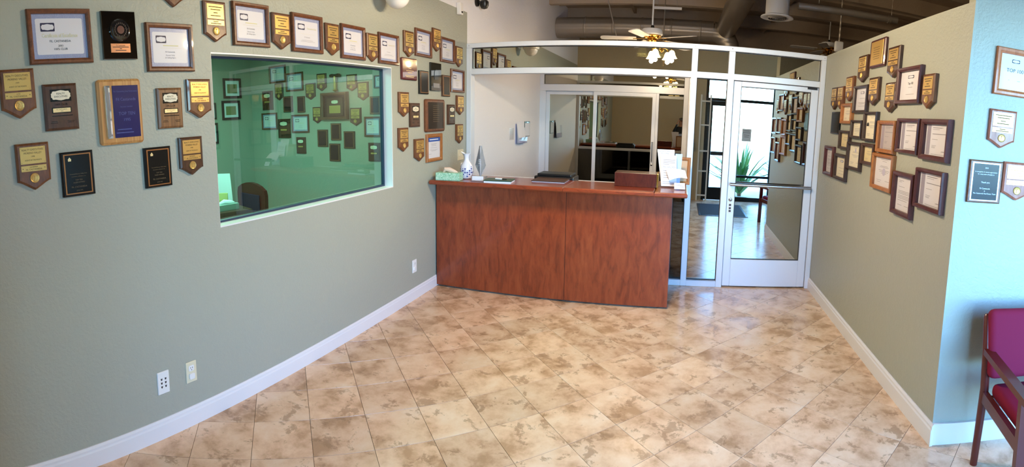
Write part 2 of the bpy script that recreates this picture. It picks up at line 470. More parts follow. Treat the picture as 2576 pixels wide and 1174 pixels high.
# baseboards
def base_prof(h, t): return [(0, 0), (t, 0), (t, h*.72), (t*.75, h*.8), (t*.75, h*.9), (t*.35, h), (0, h)]
m = MB(); pr = base_prof(.109, .015)
m.rings([[(-L+x, YF, z) for x, z in pr], [(-L+x, D, z) for x, z in pr]], True, True)
struct('baseboard_left', m, TRIMW)
m = MB(); pr = base_prof(.123, .018)
m.rings([[(R-x, YC-.02, z) for x, z in pr], [(R-x, D-.0, z) for x, z in pr]], True, True)
struct('baseboard_right', m, TRIMW)

# office window in the left wall
w1 = empty('window_1', (-L, (WY0+WY1)/2, WZ0), 0, kind='structure')
hw = (WY1-WY0)/2; hh = WZ1-WZ0
MB().box(-.119, -.001, -hw, hw, -.001, .008).build('sill', TRIMW, w1)
MB().box(-.119, -.001, -hw, hw, hh-.008, hh+.001).build('head_trim', TRIMW, w1)
MB().box(-.119, -.001, hw-.006, hw+.001, .008, hh-.008).build('jamb', TRIMW, w1)
MB().box(-.119, -.004, -hw-.001, -hw+.004, .008, hh-.008).build('jamb', TRIMW, w1)
m = MB(); a0, a1, c0, c1 = -hw+.006, hw-.006, .008, hh-.008
for xx in (-.112,):
    m.box(xx, xx+.03, a0, a1, c0, c0+.012); m.box(xx, xx+.03, a0, a1, c1-.012, c1); m.box(xx, xx+.03, a0, a0+.012, c0+.012, c1-.012); m.box(xx, xx+.03, a1-.012, a1, c0+.012, c1-.012)
m.build('gasket', mat('blue_grey_gasket', '2C3A52', .5), w1)
MB().box(-.101, -.095, a0+.008, a1-.008, c0+.008, c1-.008).build('glass_pane', GLASS_G, w1)

# aluminium and glass partition
w2 = empty('window_2', (0, D, 0), kind='structure')
ZT, ZR1, ZR0 = 2.448, 2.182, 2.122
ML0, ML1, MR0, MR1, RJ = .072, .132, .437, .500, 1.383
def alu(x0, x1, z0, z1, name='rail', par=None, y0=0, y1=.1, mm=None):
    return MB().rbox(x0, x1, y0, y1, z0, z1, .003, 1).build(name, mm or ALU, par or w2)
alu(-L+.001, R-.001, 2.400, ZT)
alu(-L+.056, R-.054, ZR0, ZR1)
alu(-L+.001, -L+.056, .0005, 2.4002, 'post', None, -.0015, .1015); alu(RJ, R-.001, .0005, 2.4002, 'post', None, -.0015, .1015)
alu(ML0, ML1, .0005, 2.4002, 'mullion', None, -.0015, .1015); alu(MR0, MR1, .0005, 2.4002, 'mullion', None, -.0015, .1015)
alu(ML1, MR0, .0005, .062); alu(-L+.056, ML0, .0005, .062); alu(-L+.056, ML0, .98, 1.03)
def pane(x0, x1, z0, z1, mm=None, par=None, y=.05):
    o = MB().box(x0, x1, y-.003, y+.003, z0, z1).build('glass_pane', mm or GLASS_P, par or w2)
    g = MB()
    for q in ((x0, x1, z0, z0+.006), (x0, x1, z1-.006, z1), (x0, x0+.005, z0+.006, z1-.006), (x1-.005, x1, z0+.006, z1-.006)):
        g.box(q[0], q[1], y-.012, y-.0032, q[2], q[3])
    g.build('gasket', ALU_D, o)
    return o
pane(-L+.056, ML0, ZR1, 2.400); pane(ML1, MR0, ZR1, 2.400); pane(MR1, RJ, ZR1, 2.400)
pane(ML1, MR0, .062, ZR0); pane(-L+.056, ML0, .062, .98, pane_mat('dark_green_glass', '1E4034', .12))
for xx in (-L+.03, ML0+.03, MR0+.03, RJ+.027):
    MB().lathe([(.004, 0), (.004, -.002), (.002, -.003)], (xx, -.0005, 2.424), 8, 'y').build('screw', CHROME, w2)

d1 = empty('door_1', (MR1, D+.02, 0), kind='structure')
dw = RJ-MR1-.008; x0 = .004
MB().rbox(x0, x0+.078, 0, .045, .012, 2.116, .004, 1).build('stile', ALU, d1)
MB().rbox(x0+dw-.078, x0+dw, 0, .045, .012, 2.116, .004, 1).build('stile', ALU, d1)
MB().rbox(x0+.078, x0+dw-.078, 0, .045, 2.066, 2.116, .004, 1).build('top_rail', ALU, d1)
MB().rbox(x0+.078, x0+dw-.078, 0, .045, .012, .298, .004, 1).build('bottom_rail', ALU, d1)
pane(x0+.078, x0+dw-.078, .298, 2.066, None, d1, .022)
m = MB(); m.tube([(x0+.02, -.055, 1.083), (x0+dw-.02, -.055, 1.083)], .017, 14)
pb = m.build('push_bar', CHROME, d1, True)
for xx in (x0+.035, x0+dw-.035): MB().rbox(xx-.014, xx+.014, -.055, -.0005, 1.07, 1.096, .003).build('bracket', CHROME, pb)
lk = MB().lathe([(.019, 0), (.019, -.006), (.013, -.009)], (x0+.036, -.0005, .92), 18, 'y').build('lock_cylinder', CHROME, d1, True)
MB().lathe([(.006, -.0091), (.006, -.0105)], (x0+.036, 0, .92), 10, 'y').build('keyway', SLOT, lk)
m = MB(); m.slab(rrect(.034, .1, .005, x0+.036, .832), -.0005, -.004); lp = m.build('latch_plate', TRIMW, d1)
m = MB()
for zz in (.865, .832, .803): m.slab(rect(.022, .02, x0+.036, zz), -.0042, -.005)
m.build('latch_indicator', SLOT, lp)
MB().box(x0+dw-.12, x0+dw-.02, -.02, .0, 2.096, 2.116).build('closer_arm', ALU_D, d1)

# inner glazed screen behind the reception desk
YI = 7.95
w3 = empty('window_3', (0, YI, 0), kind='structure')
XR = .02
alu(-L+.001, XR, 2.345, 2.40, 'rail', w3); alu(-L+.001, XR, 2.085, 2.19, 'rail', w3)
alu(-L+.001, -2.185, .0005, 2.085, 'post', w3); alu(-L+.001, -2.215, 2.19, 2.345, 'post', w3); alu(XR, ML0+.02, .0005, 2.40, 'post', w3)
alu(-.41, -.365, .0005, 2.085, 'post', w3); alu(-2.185, XR, .0005, .05, 'rail', w3)
def slider(xa, xb, y0):
    p = MB()
    p.box(xa, xa+.055, y0, y0+.035, .05, 2.083); p.box(xb-.055, xb, y0, y0+.035, .05, 2.083)
    p.box(xa+.055, xb-.055, y0, y0+.035, 2.03, 2.083); p.box(xa+.055, xb-.055, y0, y0+.035, .05, .13)
    sf = p.build('sliding_panel', ALU, w3)
    MB().box(xa+.055, xb-.055, y0+.013, y0+.019, .13, 2.03).build('glass_pane', GLASS_I, sf)
    return sf
slider(-2.183, -1.345, .055); sp = slider(-1.40, -.412, .01)
MB().rbox(-.452, -.43, -.02, .0, 1.02, 1.34, .004).build('pull_handle', CHROME, sp)
MB().lathe([(.018, 0), (.018, -.008), (.01, -.012)], (-.44, .009, .97), 14, 'y').build('lock_cylinder', CHROME, sp, True)
pane(-2.215, XR, 2.19, 2.345, GLASS_I, w3); pane(-.365, XR, .05, 2.085, GLASS_I, w3)
struct('wall_reception_side', MB().box(ML0+.02, ML1, D+.1, YI+.1, 0, 2.40), WHITEW)
DARKW = WHITEW
m = MB(); m.box(-L, R+.12, YI+.1, 11, 2.41, 2.45); m.box(ML1, R+.12, D+.1, YI+.1, 2.41, 2.45)
struct('rear_shade_lid', m, DARKW)  # unseen lid added over corridor and rear office to keep them dark
struct('wall_corridor', MB().box(R, R+.12, D+.1, 11, 0, 2.41), DARKW)
struct('wall_rear_office', MB().box(-L, R, 10.4, 10.5, 0, 2.41), DARKW)

# street front behind the photographer
BLKF = mat('black_anodised_frame', '101114', .35, .4)
w4 = empty('window_4', (0, YF-.1, 0), kind='structure')
for xa, xb in ((WIN_X0, WIN_X0+.06), (1.15, 1.21), (1.95, 2.01), (2.85, 2.91), (WIN_X1-.06, WIN_X1)): MB().box(xa, xb, 0, .08, .0005, WIN_Z1).build('post', BLKF, w4)
for xa, xb in ((WIN_X0+.06, 1.15), (1.21, 1.95), (2.01, 2.85), (2.91, WIN_X1-.06)):
    MB().box(xa, xb, 0, .08, 2.14, 2.2).build('rail', BLKF, w4); MB().box(xa, xb, 0, .08, WIN_Z1-.05, WIN_Z1).build('rail', BLKF, w4)
    MB().box(xa, xb, .037, .043, 2.2, WIN_Z1-.05).build('glass_pane', GLASS_F, w4)
    if xa > 1:
        MB().box(xa, xb, 0, .08, .0005, .09).build('rail', BLKF, w4); MB().box(xa, xb, 0, .08, .52, .57).build('rail', BLKF, w4)
        MB().box(xa, xb, .037, .043, .09, .52).build('glass_pane', GLASS_F, w4); MB().box(xa, xb, .037, .043, .57, 2.14).build('glass_pane', GLASS_F, w4)
d2 = empty('door_2', (WIN_X0+.06, YF-.1, 0), kind='structure')
MB().box(.002, .1, .01, .06, .01, 2.138).build('stile', BLKF, d2); MB().box(.49, .588, .01, .06, .01, 2.138).build('stile', BLKF, d2)
MB().box(.1, .49, .01, .06, 2.04, 2.138).build('top_rail', BLKF, d2); MB().box(.1, .49, .01, .06, .01, .28).build('bottom_rail', BLKF, d2)
MB().box(.1, .49, .032, .038, .28, 2.04).build('glass_pane', GLASS_F, d2)
MB().rbox(.1, .49, .06, .1, .98, 1.06, .008).build('push_bar', PLASTB, d2)
struct('ground_outside', MB().box(-14, 16, -30, YF-.15, -.15, -.02), CONC)

# private office behind the green glass
OX, OY0, OZ = -5.684, .6, 2.72
struct('wall_office_far', MB().box(OX-.1, -L-.12, D, D+.1, 0, OZ), OFFICEG)
struct('wall_office_side', MB().box(OX-.1, OX, OY0, D, 0, OZ), OFFICEG)
struct('wall_office_near', MB().box(OX-.1, -L-.12, OY0-.1, OY0, 0, OZ), OFFICEG)
struct('ceiling_office', MB().box(OX-.1, -L-.12, OY0-.1, D+.1, OZ, OZ+.08), WHITEW)

# ------------------------------------------------------------------ plaques and frames: builders (local x right, z up, wall at y = 0, front towards -y)
def shield_outline(w, h):
    zs = -h/2+.19*h
    rt = [(w*.5, zs), (w*.43, zs-.012*h), (w*.30, zs-.062*h), (w*.16, zs-.125*h), (w*.07, zs-.165*h)]
    return [(-w/2, h/2)] + [(-x, z) for x, z in rt] + [(0, -h/2)] + [(x, z) for x, z in reversed(rt)] + [(w/2, h/2)]
def badge(w, h, x=0, z=0):
    q = [(.49, 0), (.5, .17), (.44, .25), (.43, .36), (.38, .41), (.26, .40), (.13, .46), (0, .5)]
    rt = [(a, b) for a, b in q]; up = rt + [(-a, b) for a, b in reversed(rt[:-1])]
    dn = [(a, -b) for a, b in reversed(up[1:-1])]
    return [(x+a*w, z+b*h) for a, b in up+dn]
def place(plane, r, front=.02):
    xl, xr, yt, yb = r; cx, cy = (xl+xr)/2, (yt+yb)/2
    ax, val, rz = {'L': (0, -L+front, PI/2), 'R': (0, R-front, -PI/2), 'O': (1, D-front, 0), 'S': (0, OX+front, PI/2)}[plane]
    a, b, t, u = hit(xl, cy, ax, val), hit(xr, cy, ax, val), hit(cx, yt, ax, val), hit(cx, yb, ax, val)
    o = 1-ax
    w = abs(b[o]-a[o]); h = t.z-u.z
    loc = [0, 0, (t.z+u.z)/2]; loc[o] = (a[o]+b[o])/2
    loc[ax] = {'L': -L+.0006, 'R': R-.0006, 'O': D-.0006, 'S': OX+.0006}[plane]
    return tuple(loc), rz, w, h
def place_jog(r, front=.02):
    xl, xr, yt, yb = r; cx, cy = (xl+xr)/2, (yt+yb)/2
    nrm = Vector((math.sin(-JA)*-1, -math.cos(JA), 0)); nrm = Vector((math.sin(JA), -math.cos(JA), 0)); ex = Vector((math.cos(JA), math.sin(JA), 0))
    p0 = Vector((R, YC, 0)) + nrm*front
    def h_(x, y):
        d = ray(x, y); o = Vector((0, 0, EYE)); return o + d*((p0-o).dot(nrm)/d.dot(nrm))
    a, b, t, u = h_(xl, cy), h_(xr, cy), h_(cx, yt), h_(cx, yb)
    s = ((a+b)/2-Vector((R, YC, 0))).dot(ex); w = (b-a).dot(ex); h = t.z-u.z
    q = Vector((R, YC, 0)) + ex*s - nrm*.0032
    return (q.x, q.y, (t.z+u.z)/2), JA, w, h
MEDAL = {}
def medal(r, y, x, z, par, m):
    g = MB(); g.lathe([(r, y), (r, y-.003), (r*.93, y-.0045), (r*.85, y-.0035), (r*.8, y-.003)], (x, 0, z), 24, 'y')
    o = g.build('medallion', m, par, True)
    f = MB()
    f.lathe([(r*.16, y-.003), (r*.13, y-.0055), (r*.05, y-.0062)], (x, 0, z+r*.42), 8, 'y')
    f.slab([(x-r*.2, z-r*.62), (x+r*.2, z-r*.62), (x+r*.14, z+r*.26), (x-r*.14, z+r*.26)], y-.0028, y-.0055, .0008)
    for sg in (-1, 1):
        for kk in range(5):
            a = math.radians(-60+30*kk); c = (x+sg*r*.62*math.cos(a), z+r*.62*math.sin(a))
            f.slab([(c[0]-r*.06, c[1]-r*.11), (c[0]+r*.06, c[1]-r*.11), (c[0]+r*.06, c[1]+r*.11), (c[0]-r*.06, c[1]+r*.11)], y-.0028, y-.005, .0006)
    f.build('relief_figure', m, o)
def shield(plane, r, label, gold='d', txt=None, board=None, group=None, cat='plaque', jogw=False):
    loc, rz, w, h = place_jog(r) if jogw else place(plane, r)
    t = empty('shield_plaque', loc, rz, label, cat, group)
    d = .028 if plane == 'R' else .02
    MB().slab(shield_outline(w, h), 0, -d, .006, w*.06).build('board', board or WALNUT, t)
    gm = GOLD if gold == 'b' else GOLD_D
    pw = w*.76; z1 = h*.5-h*.075
    zt0 = z1-h*.36; zb1 = zt0-h*.035; zb0 = zb1-h*.125
    a = MB().slab(rect(pw, z1-zt0, 0, (z1+zt0)/2), -d-.0002, -d-.0016, .0005).build('award_plate', gm, t)
    b = MB().slab(rect(pw, zb1-zb0, 0, (zb1+zb0)/2), -d-.0002, -d-.0016, .0005).build('name_plate', gm, t)
    yy = -d-.0021
    if txt:
        y1, mon = txt
        g = MB(); H = z1-zt0
        g.text('REALTY EXECUTIVES', 0, z1-H*.17, H*.115, yy, pw*.84).text('MORENO VALLEY', 0, z1-H*.36, H*.115, yy, pw*.7)
        g.text(y1, 0, z1-H*.57, H*.085, yy).text('AGENT OF THE MONTH', 0, z1-H*.78, H*.085, yy, pw*.66)
        g.build('engraving', INK, a)
        g = MB(); H = zb1-zb0
        g.text(mon, 0, zb1-H*.27, H*.2, yy).text('FIL CASTANEDA', 0, zb1-H*.67, H*.28, yy, pw*.7); g.build('engraving', INK, b)
        g = MB()
        for sx in (-1, 1):
            g.lathe([(.0022, 0), (.0015, -.0012)], (sx*pw*.43, yy, (zb0+zb1)/2), 6, 'y')
            for zz in (z1-.006, zt0+.006): g.lathe([(.0014, 0), (.001, -.0008)], (sx*(pw/2-.006), yy, zz), 6, 'y')
        g.build('pin', INK, a)['kind'] = 'stuff'
    else:
        g = MB(); H = z1-zt0
        for q, (c, ww) in enumerate(((.2, .8), (.38, .6), (.6, .25), (.8, .6))): g.lines([(z1-H*c, .5-ww/2, .5+ww/2)], -pw/2, pw/2, yy, H*.06)
        g.build('engraving', INK, a)
        g = MB(); H = zb1-zb0
        g.lines([(zb1-H*.3, .35, .65), (zb1-H*.68, .18, .82)], -pw/2, pw/2, yy, H*.16); g.build('engraving', INK, b)
    medal(min(w*.18, h*.105), -d-.0002, 0, zb0-h*.145, t, GOLD)
    return t
def certificate(plane, r, label, body='std', frame_m=None, bw=.105, group=None, title=None, jogw=False, paper=None, lines=None, cat='framed certificate'):
    loc, rz, w, h = place_jog(r) if jogw else place(plane, r)
    t = empty('framed_certificate', loc, rz, label, cat, group)
    b = min(w, h)*bw; d = .034 if plane == 'R' else .022
    MB().frame(w, h, b, d).build('frame', frame_m or WALNUT_B, t)
    iw, ih = w-2*b, h-2*b
    yy = -.0062
    if body == 'std':
        pp = MB().slab(rect(iw+.002, ih+.002), -.0005, -.0055).build('certificate_sheet', GUILL, t)
        pw, ph = iw*.86, ih*.8
        MB().slab(rrect(pw, ph, ph*.05), -.0056, yy).build('text_panel', PAPER, pp)
        lx, lz = -pw*.5+pw*.25, ph*.5-ph*.24
        lw, lh = pw*.3, ph*.24
        lg = MB().slab(rrect(lw, lh, lh*.1, lx, lz), yy-.0001, yy-.0006).build('badge', NAVY, pp)
        MB().slab(badge(lw*.9, lh*.72, lx, lz), yy-.0007, yy-.001).build('badge_face', PAPER, lg)
        g = MB(); gy = MB()
        if title == 'club':
            gy.text('Certificate of Excellence', 0, ph*.03, ph*.1, yy-.0012, pw*.76)
            g.text('FIL CASTANEDA', 0, -ph*.13, ph*.062, yy-.0012).text('2003', 0, -ph*.26, ph*.055, yy-.0012).text('100% CLUB', 0, -ph*.35, ph*.06, yy-.0012)
        elif title == 'exec':
            gy.text('Executive Club', pw*.22, ph*.22, ph*.07, yy-.0012, pw*.4)
            g.text('Fil Castaneda', 0, -ph*.15, ph*.045, yy-.0012, pw*.3); g.lines([(-ph*.28, .25, .75), (-ph*.33, .2, .85)], -pw/2, pw/2, yy-.0012, ph*.008)
        else:
            gy.lines([(ph*.06, .3, .75)], -pw/2, pw/2, yy-.0012, ph*.03)
            g.text('Fil Castaneda', 0, -ph*.14, ph*.05, yy-.0012, pw*.32).text('Moreno Valley', 0, -ph*.25, ph*.042, yy-.0012, pw*.3).text('#1 Selling Agent', 0, -ph*.33, ph*.045, yy-.0012, pw*.55)
        gy.lines([(-ph*.02, .2, .85)], -pw/2, pw/2, yy-.0012, ph*.004)
        g.build('lettering', INKG if title != 'club' else INKB, pp); gy.build('title_lettering', INKY, pp)
    elif body == 'doc':
        pp = MB().slab(rect(iw+.002, ih+.002), -.0005, -.0055).build('certificate_sheet', paper or PAPERC, t)
        g = MB()
        rows = lines or [(.42, .3, .7), (.36, .38, .62), (.2, .3, .7), (.16, .25, .75), (.05, .2, .8), (.0, .25, .75), (-.05, .35, .65), (-.3, .12, .4), (-.3, .6, .88), (-.36, .15, .35)]
        for zz, a, c in rows: g.lines([(zz*ih, a, c)], -iw/2, iw/2, yy, ih*.012)
        g.build('lettering', INKG, pp)
    return t
def re_plaque(plane, r, label, club='100% CLUB', board=None, group=None, detail=True):
    loc, rz, w, h = place(plane, r)
    t = empty('badge_plaque', loc, rz, label, 'plaque', group); d = .02
    MB().slab(rect(w, h), 0, -d, .007, w*.07).build('board', board or WALNUT_D, t)
    bw, bh = w*.62, h*.26; bz = h*.25
    bb = MB().slab(rect(bw, bh, 0, bz), -d-.0002, -d-.0012).build('badge', BLACKP, t)
    MB().slab(badge(bw*.94, bh*.84, 0, bz), -d-.0013, -d-.002).build('badge_face', PAPERC, bb)
    if detail:
        g = MB(); g.text('REALTY', 0, bz+bh*.14, bh*.15, -d-.0023, bw*.5).text('EXECUTIVES', 0, bz-bh*.1, bh*.15, -d-.0023, bw*.7); g.build('lettering', BLACKP, bb)
        g = MB(); g.text(club, 0, h*.055, h*.042, -d-.0006, w*.55)
        g.lines([(-h*.19, .2, .82)], -w/2, w/2, -d-.0006, h*.016); g.lines([(-h*.31, .16, .34), (-h*.34, .14, .36), (-h*.31, .64, .86), (-h*.34, .66, .84)], -w/2, w/2, -d-.0006, h*.009)
        g.build('lettering', BLACKP, t)
    q = MB().slab(rect(w*.58, h*.125, 0, -h*.07), -d-.0002, -d-.001).build('name_plate', BLACKP, t)
    MB().slab(rect(w*.52, h*.088, 0, -h*.07), -d-.0011, -d-.0018).build('name_strip', GOLD_S if detail else GOLD_D, q)
    if detail:
        g = MB(); g.text('FIL CASTANEDA', 0, -h*.052, h*.024, -d-.002, w*.4).text('2000', 0, -h*.09, h*.022, -d-.002); g.build('lettering', INK, q)
    return t
def black_plaque(plane, r, label, board=None, edge=None, plate=None, txt=None, group=None, crest=False, jogw=False):
    loc, rz, w, h = place_jog(r) if jogw else place(plane, r)
    t = empty('black_plaque', loc, rz, label, 'plaque', group); d = .018
    MB().slab(rect(w, h), 0, -d, .004, .005).build('board', board or BLACKW, t)
    MB().slab(rect(w*.84, h*.9), -d-.0002, -d-.0010).build('edge_line', edge or COPPER, t)
    p = MB().slab(rect(w*.76, h*.85), -d-.0011, -d-.0022, .0006).build('face_plate', plate or BLACKP, t)
    if txt:
        g = MB()
        for s_, zz, hh, wm in txt: g.text(s_, 0, zz*h, hh*h, -d-.0025, w*wm)
        g.build('engraving', mat('dull_gold_engraving', '6A5A40', .5) if not jogw else PAPERP, p)
    if crest:
        cx, cz, sz = -w*.24, h*.335, h*.045
        g = MB(); g.slab([(cx-sz, cz-sz*.2), (cx+sz, cz-sz*.2), (cx, cz+sz)], -d-.0023, -d-.0026)
        g.slab(rect(sz*1.6, sz*.75, cx, cz-sz*.6), -d-.0023, -d-.0026); g.build('crest', GOLD_S, p)
    return t

# ------------------------------------------------------------------ left wall: near cluster
certificate('L', (71, 231.5, 20.6, 159), 'wide walnut framed certificate reading 100% CLUB beside the black crystal plaque', title='club', bw=.09)
certificate('L', (370, 488, 58, 179), 'walnut framed certificate hung between the black crystal plaque and the window corner', bw=.1)
def crystal_plaque():
    loc, rz, w, h = place('L', (258.3, 343.3, 27.8, 148.3))
    t = empty('crystal_plaque', loc, rz, 'glossy black rectangular plaque with round crystal disc and bronze name plate', 'plaque'); d = .018
    MB().slab(rect(w, h), 0, -d, .003, .003).build('board', mat('gloss_black_glass', '060607', .05, coat=1), t)
    r = w*.29; c = (0, 0, h*.1)
    g = MB(); g.lathe([(r, -d-.0002), (r, -d-.008), (r*.9, -d-.014), (r*.84, -d-.0145)], c, 36, 'y'); g.build('crystal_disc', mat('dark_crystal', '121216', .03, coat=1), t, True)
    g = MB(); g.lathe([(r*.36, -d-.0146), (r*.36, -d-.0152)], c, 24, 'y'); em = g.build('seal_emblem', mat('bronze_red_seal', '54221A', .45), t)
    g = MB()
    for kk in range(20):
        a = 2*PI*kk/20; x, z = c[0]+r*.58*math.cos(a), c[2]+r*.58*math.sin(a); g.slab(rect(r*.09, r*.15, x, z), -d-.0146, -d-.015)
    g.build('seal_ring', mat('dark_bronze_seal', '2A1610', .5), em)
    p = MB().slab(rect(w*.58, h*.19, 0, -h*.27), -d-.0002, -d-.002, .0006).build('name_plate', mat('rose_bronze_plate', 'C08A66', .35, .6), t)
    g = MB(); g.text('Fil Castaneda', 0, -h*.215, h*.028, -d-.0024); g.lines([(-h*.25, .2, .8), (-h*.285, .46, .54), (-h*.32, .3, .7)], -w*.4, w*.4, -d-.0024, h*.014); g.build('engraving', INKB, p)
crystal_plaque()
shield('L', (1.5, 90, 173, 298.6), 'walnut shield plaque with bright gold plates reading JUNE', 'b', ('1999', 'JUNE'))
shield('L', (42.3, 127, 359.3, 478.3), 'walnut shield plaque with bright gold plates reading NOVEMBER, beside a copper-edged black plaque', 'b', ('1998', 'NOVEMBER'))
re_plaque('L', (112, 196.5, 210, 327), 'dark walnut plaque with white badge reading 100% CLUB, between shield plaque and blue plaque')
re_plaque('L', (398.7, 460, 220.7, 322), 'striped walnut plaque with white badge reading 10% CLUB, beside the blue plaque', '10% CLUB', wood('striped_walnut', '5A3A22', '7A5232', '9A6E44', (26, 26, 1), freq=3))
def blue_plaque():
    loc, rz, w, h = place('L', (248.4, 357.6, 198.6, 362.4))
    t = empty('blue_plaque', loc, rz, 'large light-wood plaque with royal blue plate reading TOP TEN 1995 and a crystal bar', 'plaque'); d = .024
    MB().slab(rrect(w, h, .016), 0, -d, .009, .012).build('board', wood('maple_strip_wood', '9A6234', 'C08A50', 'D2A468', (30, 30, .8), freq=3), t)
    p = MB().slab(rect(w*.6, h*.8, w*.12, 0), -d-.0002, -d-.003, .001).build('blue_plate', BLUEP, t)
    g = MB(); c = w*.12; y = -d-.0034
    for s_, zz, hh, wm in (('For Outstanding Sales Performance', .31, .022, .54), ('Fil Castaneda', .19, .045, .46), ('has been awarded', .075, .02, .3), ('TOP TEN', -.03, .05, .38), ('1995', -.125, .045, .2)):
        g.text(s_, c, zz*h, hh*h, y, w*wm)
    g.lines([(-h*.275, .1, .65), (-h*.325, .05, .72)], c-w*.3, c+w*.3, y, h*.014)
    g.build('engraving', mat('blue_grey_engraving', '3E4E90', .4), p)
    x = -w*.29; g = MB(); g.rings([[(x-w*.05, -d-.0003, -h*.4), (x+w*.05, -d-.0003, -h*.4), (x+w*.05, -d-.0003, h*.4), (x-w*.05, -d-.0003, h*.4)],
                                  [(x-w*.05, -d-.008, -h*.4), (x+w*.05, -d-.008, -h*.4), (x+w*.05, -d-.008, h*.4), (x-w*.05, -d-.008, h*.4)],
                                  [(x-w*.012, -d-.02, -h*.365), (x+w*.022, -d-.02, -h*.365), (x+w*.022, -d-.02, h*.365), (x-w*.012, -d-.02, h*.365)]], True, True)
    g.build('crystal_bar', mat('mirror_crystal', 'E4F0FF', .03, .75), t)
blue_plaque()
shield('L', (473.8, 532, 198.6, 296.5), 'walnut shield plaque with aged gold plates beside the upper window corner', 'd', ('1999', 'NOVEMBER'))
shield('L', (453.8, 511.5, 344, 440), 'dark walnut shield plaque with aged gold plates, lowest one near the window edge', 'd', ('1998', 'SEPTEMBER'), WALNUT_D)
TT = [('Riverside/Moreno Valley Area', .0, .024, .6), ('Association of Realtors, Inc.', -.055, .022, .56), ('TOP TEN', -.135, .03, .3), ('SALES AWARD', -.19, .03, .42), ('FIL CASTANEDA', -.29, .036, .56), ('JUNE 1995', -.37, .024, .3)]
black_plaque('L', (155.8, 237.7, 380, 492.7), 'wider black plaque with copper edge and house crest, beside the NOVEMBER shield plaque', txt=TT, crest=True)
black_plaque('L', (365.8, 432.4, 369.4, 470.3), 'black plaque with copper edge line and house crest, nearest the office window', txt=TT, crest=True)
shield('L', (409, 462, -92, 16.5), 'walnut shield plaque hung highest, above the small walnut framed certificate', 'd')
# row above the window and cluster by the partition
shield('L', (515, 569.7, 3, 104.4), 'walnut shield plaque at the start of the row above the window, glossy aged gold plates', 'd', None)
certificate('L', (587.6, 678.6, 7.3, 115.8), 'walnut framed certificate with lamp glare, first in the row above the window', bw=.1)
shield('L', (686.8, 732, 33.4, 123.6), 'walnut shield plaque with bright yellow gold plates between first and second certificates above the window', 'b', None)
certificate('L', (736.3, 813, 36.2, 131.7), 'walnut framed certificate reading Executive Club, second in the row above the window', title='exec', bw=.1)
shield('L', (820.8, 855, 59.5, 138.6), 'walnut shield plaque between second and third certificates above the window', 'd')
certificate('L', (860.2, 920, 63.7, 148.5), 'walnut framed certificate, third in the row above the window', bw=.1)
shield('L', (924.6, 952.2, 84.4, 155), 'walnut shield plaque between third and fourth certificates above the window', 'd')
certificate('L', (954.7, 1004.8, 85, 161.3), 'walnut framed certificate reading Executive Club, fourth and last above the window corner', title='exec', bw=.1)
shield('L', (1017.9, 1042.4, 78.2, 143.4), 'walnut shield plaque with bright gold plates above the glossy maroon plaque', 'b')
certificate('L', (1047, 1087.6, 74.4, 143), 'walnut framed certificate between two shield plaques above the tall black award', bw=.1)
shield('L', (1090.2, 1110.2, 72, 129.6), 'walnut shield plaque highest above the tall black award near the partition', 'd')
certificate('L', (1110.6, 1145, 95.9, 157.7), 'walnut framed certificate in the upper row, second from the partition post', bw=.1)
shield('L', (1147.5, 1165, 117.3, 168.7), 'pale walnut shield plaque with bright gold plates against the partition post', 'b')
def maroon():
    loc, rz, w, h = place('L', (1011.5, 1049.3, 146.4, 201))
    t = empty('maroon_plaque', loc, rz, 'glossy maroon piano-finish plaque with gold lettering', 'plaque')
    MB().slab(rrect(w, h, .01), 0, -.022, .006, .007).build('board', MAROON, t)
    g = MB(); y = -.0224; g.lines([(h*.33, .7, .9), (h*.03, .42, .58), (-h*.08, .25, .75), (-h*.17, .35, .65), (-h*.31, .2, .8), (-h*.37, .25, .75)], -w/2, w/2, y, h*.025)
    g.build('lettering', GOLD_S, t)
maroon()
BR = WALNUT_D
black_plaque('L', (1056.6, 1079.3, 178, 236.2), 'small black plaque with brown edge between the maroon plaque and the tall black award', edge=COPPER)
def tall_award():
    loc, rz, w, h = place('L', (1084.6, 1110.2, 158.4, 228.3))
    t = empty('black_award', loc, rz, 'tall glossy black award plaque with arched emblem and silver name plate', 'plaque')
    MB().slab(rect(w, h), 0, -.02, .003, .003).build('board', mat('gloss_black_glass'), t)
    MB().slab(rect(w*.6, h*.16, 0, -h*.31), -.0202, -.022).build('name_plate', CHROME, t)
    g = MB(); ar = [(-w*.2, -h*.1), (w*.2, -h*.1)]+[(w*.2*math.cos(math.radians(a)), h*.12+h*.16*math.sin(math.radians(a))) for a in range(0, 181, 20)]
    g.slab(ar, -.0202, -.0235, .001); g.build('arched_emblem', mat('smoked_crystal', '3A4652', .06, coat=1), t)
tall_award()
black_plaque('L', (1114.6, 1133.5, 189.2, 242.5), 'small black plaque with brown edge between the tall black award and a certificate', edge=COPPER, board=WALNUT_D)
certificate('L', (1136.6, 1169, 174.8, 232.4), 'walnut framed certificate below the upper row, against the partition post', bw=.1)
shield('L', (1005, 1030.4, 231.5, 293.3), 'walnut shield plaque below the maroon plaque at the window corner', 'd')
re_plaque('L', (1033, 1058, 259.2, 319), 'walnut badge plaque beside the big brown plaque, on its window side')
def big_brown():
    loc, rz, w, h = place('L', (1070.8, 1119, 249.8, 330.8))
    t = empty('brown_plaque', loc, rz, 'large brown plaque with rounded corners and dark glossy plate', 'plaque')
    MB().slab(rrect(w, h, .02), 0, -.024, .008, .012).build('board', WALNUT_B, t)
    p = MB().slab(rect(w*.78, h*.82), -.0242, -.027, .001).build('face_plate', mat('brown_black_plate', '1E1412', .15, coat=.6), t)
    MB().lines([(h*(.3-.06*kk), .3, .7) for kk in range(9)], -w*.4, w*.4, -.0274, h*.01).build('engraving', mat('dull_gold_engraving'), p)
big_brown()
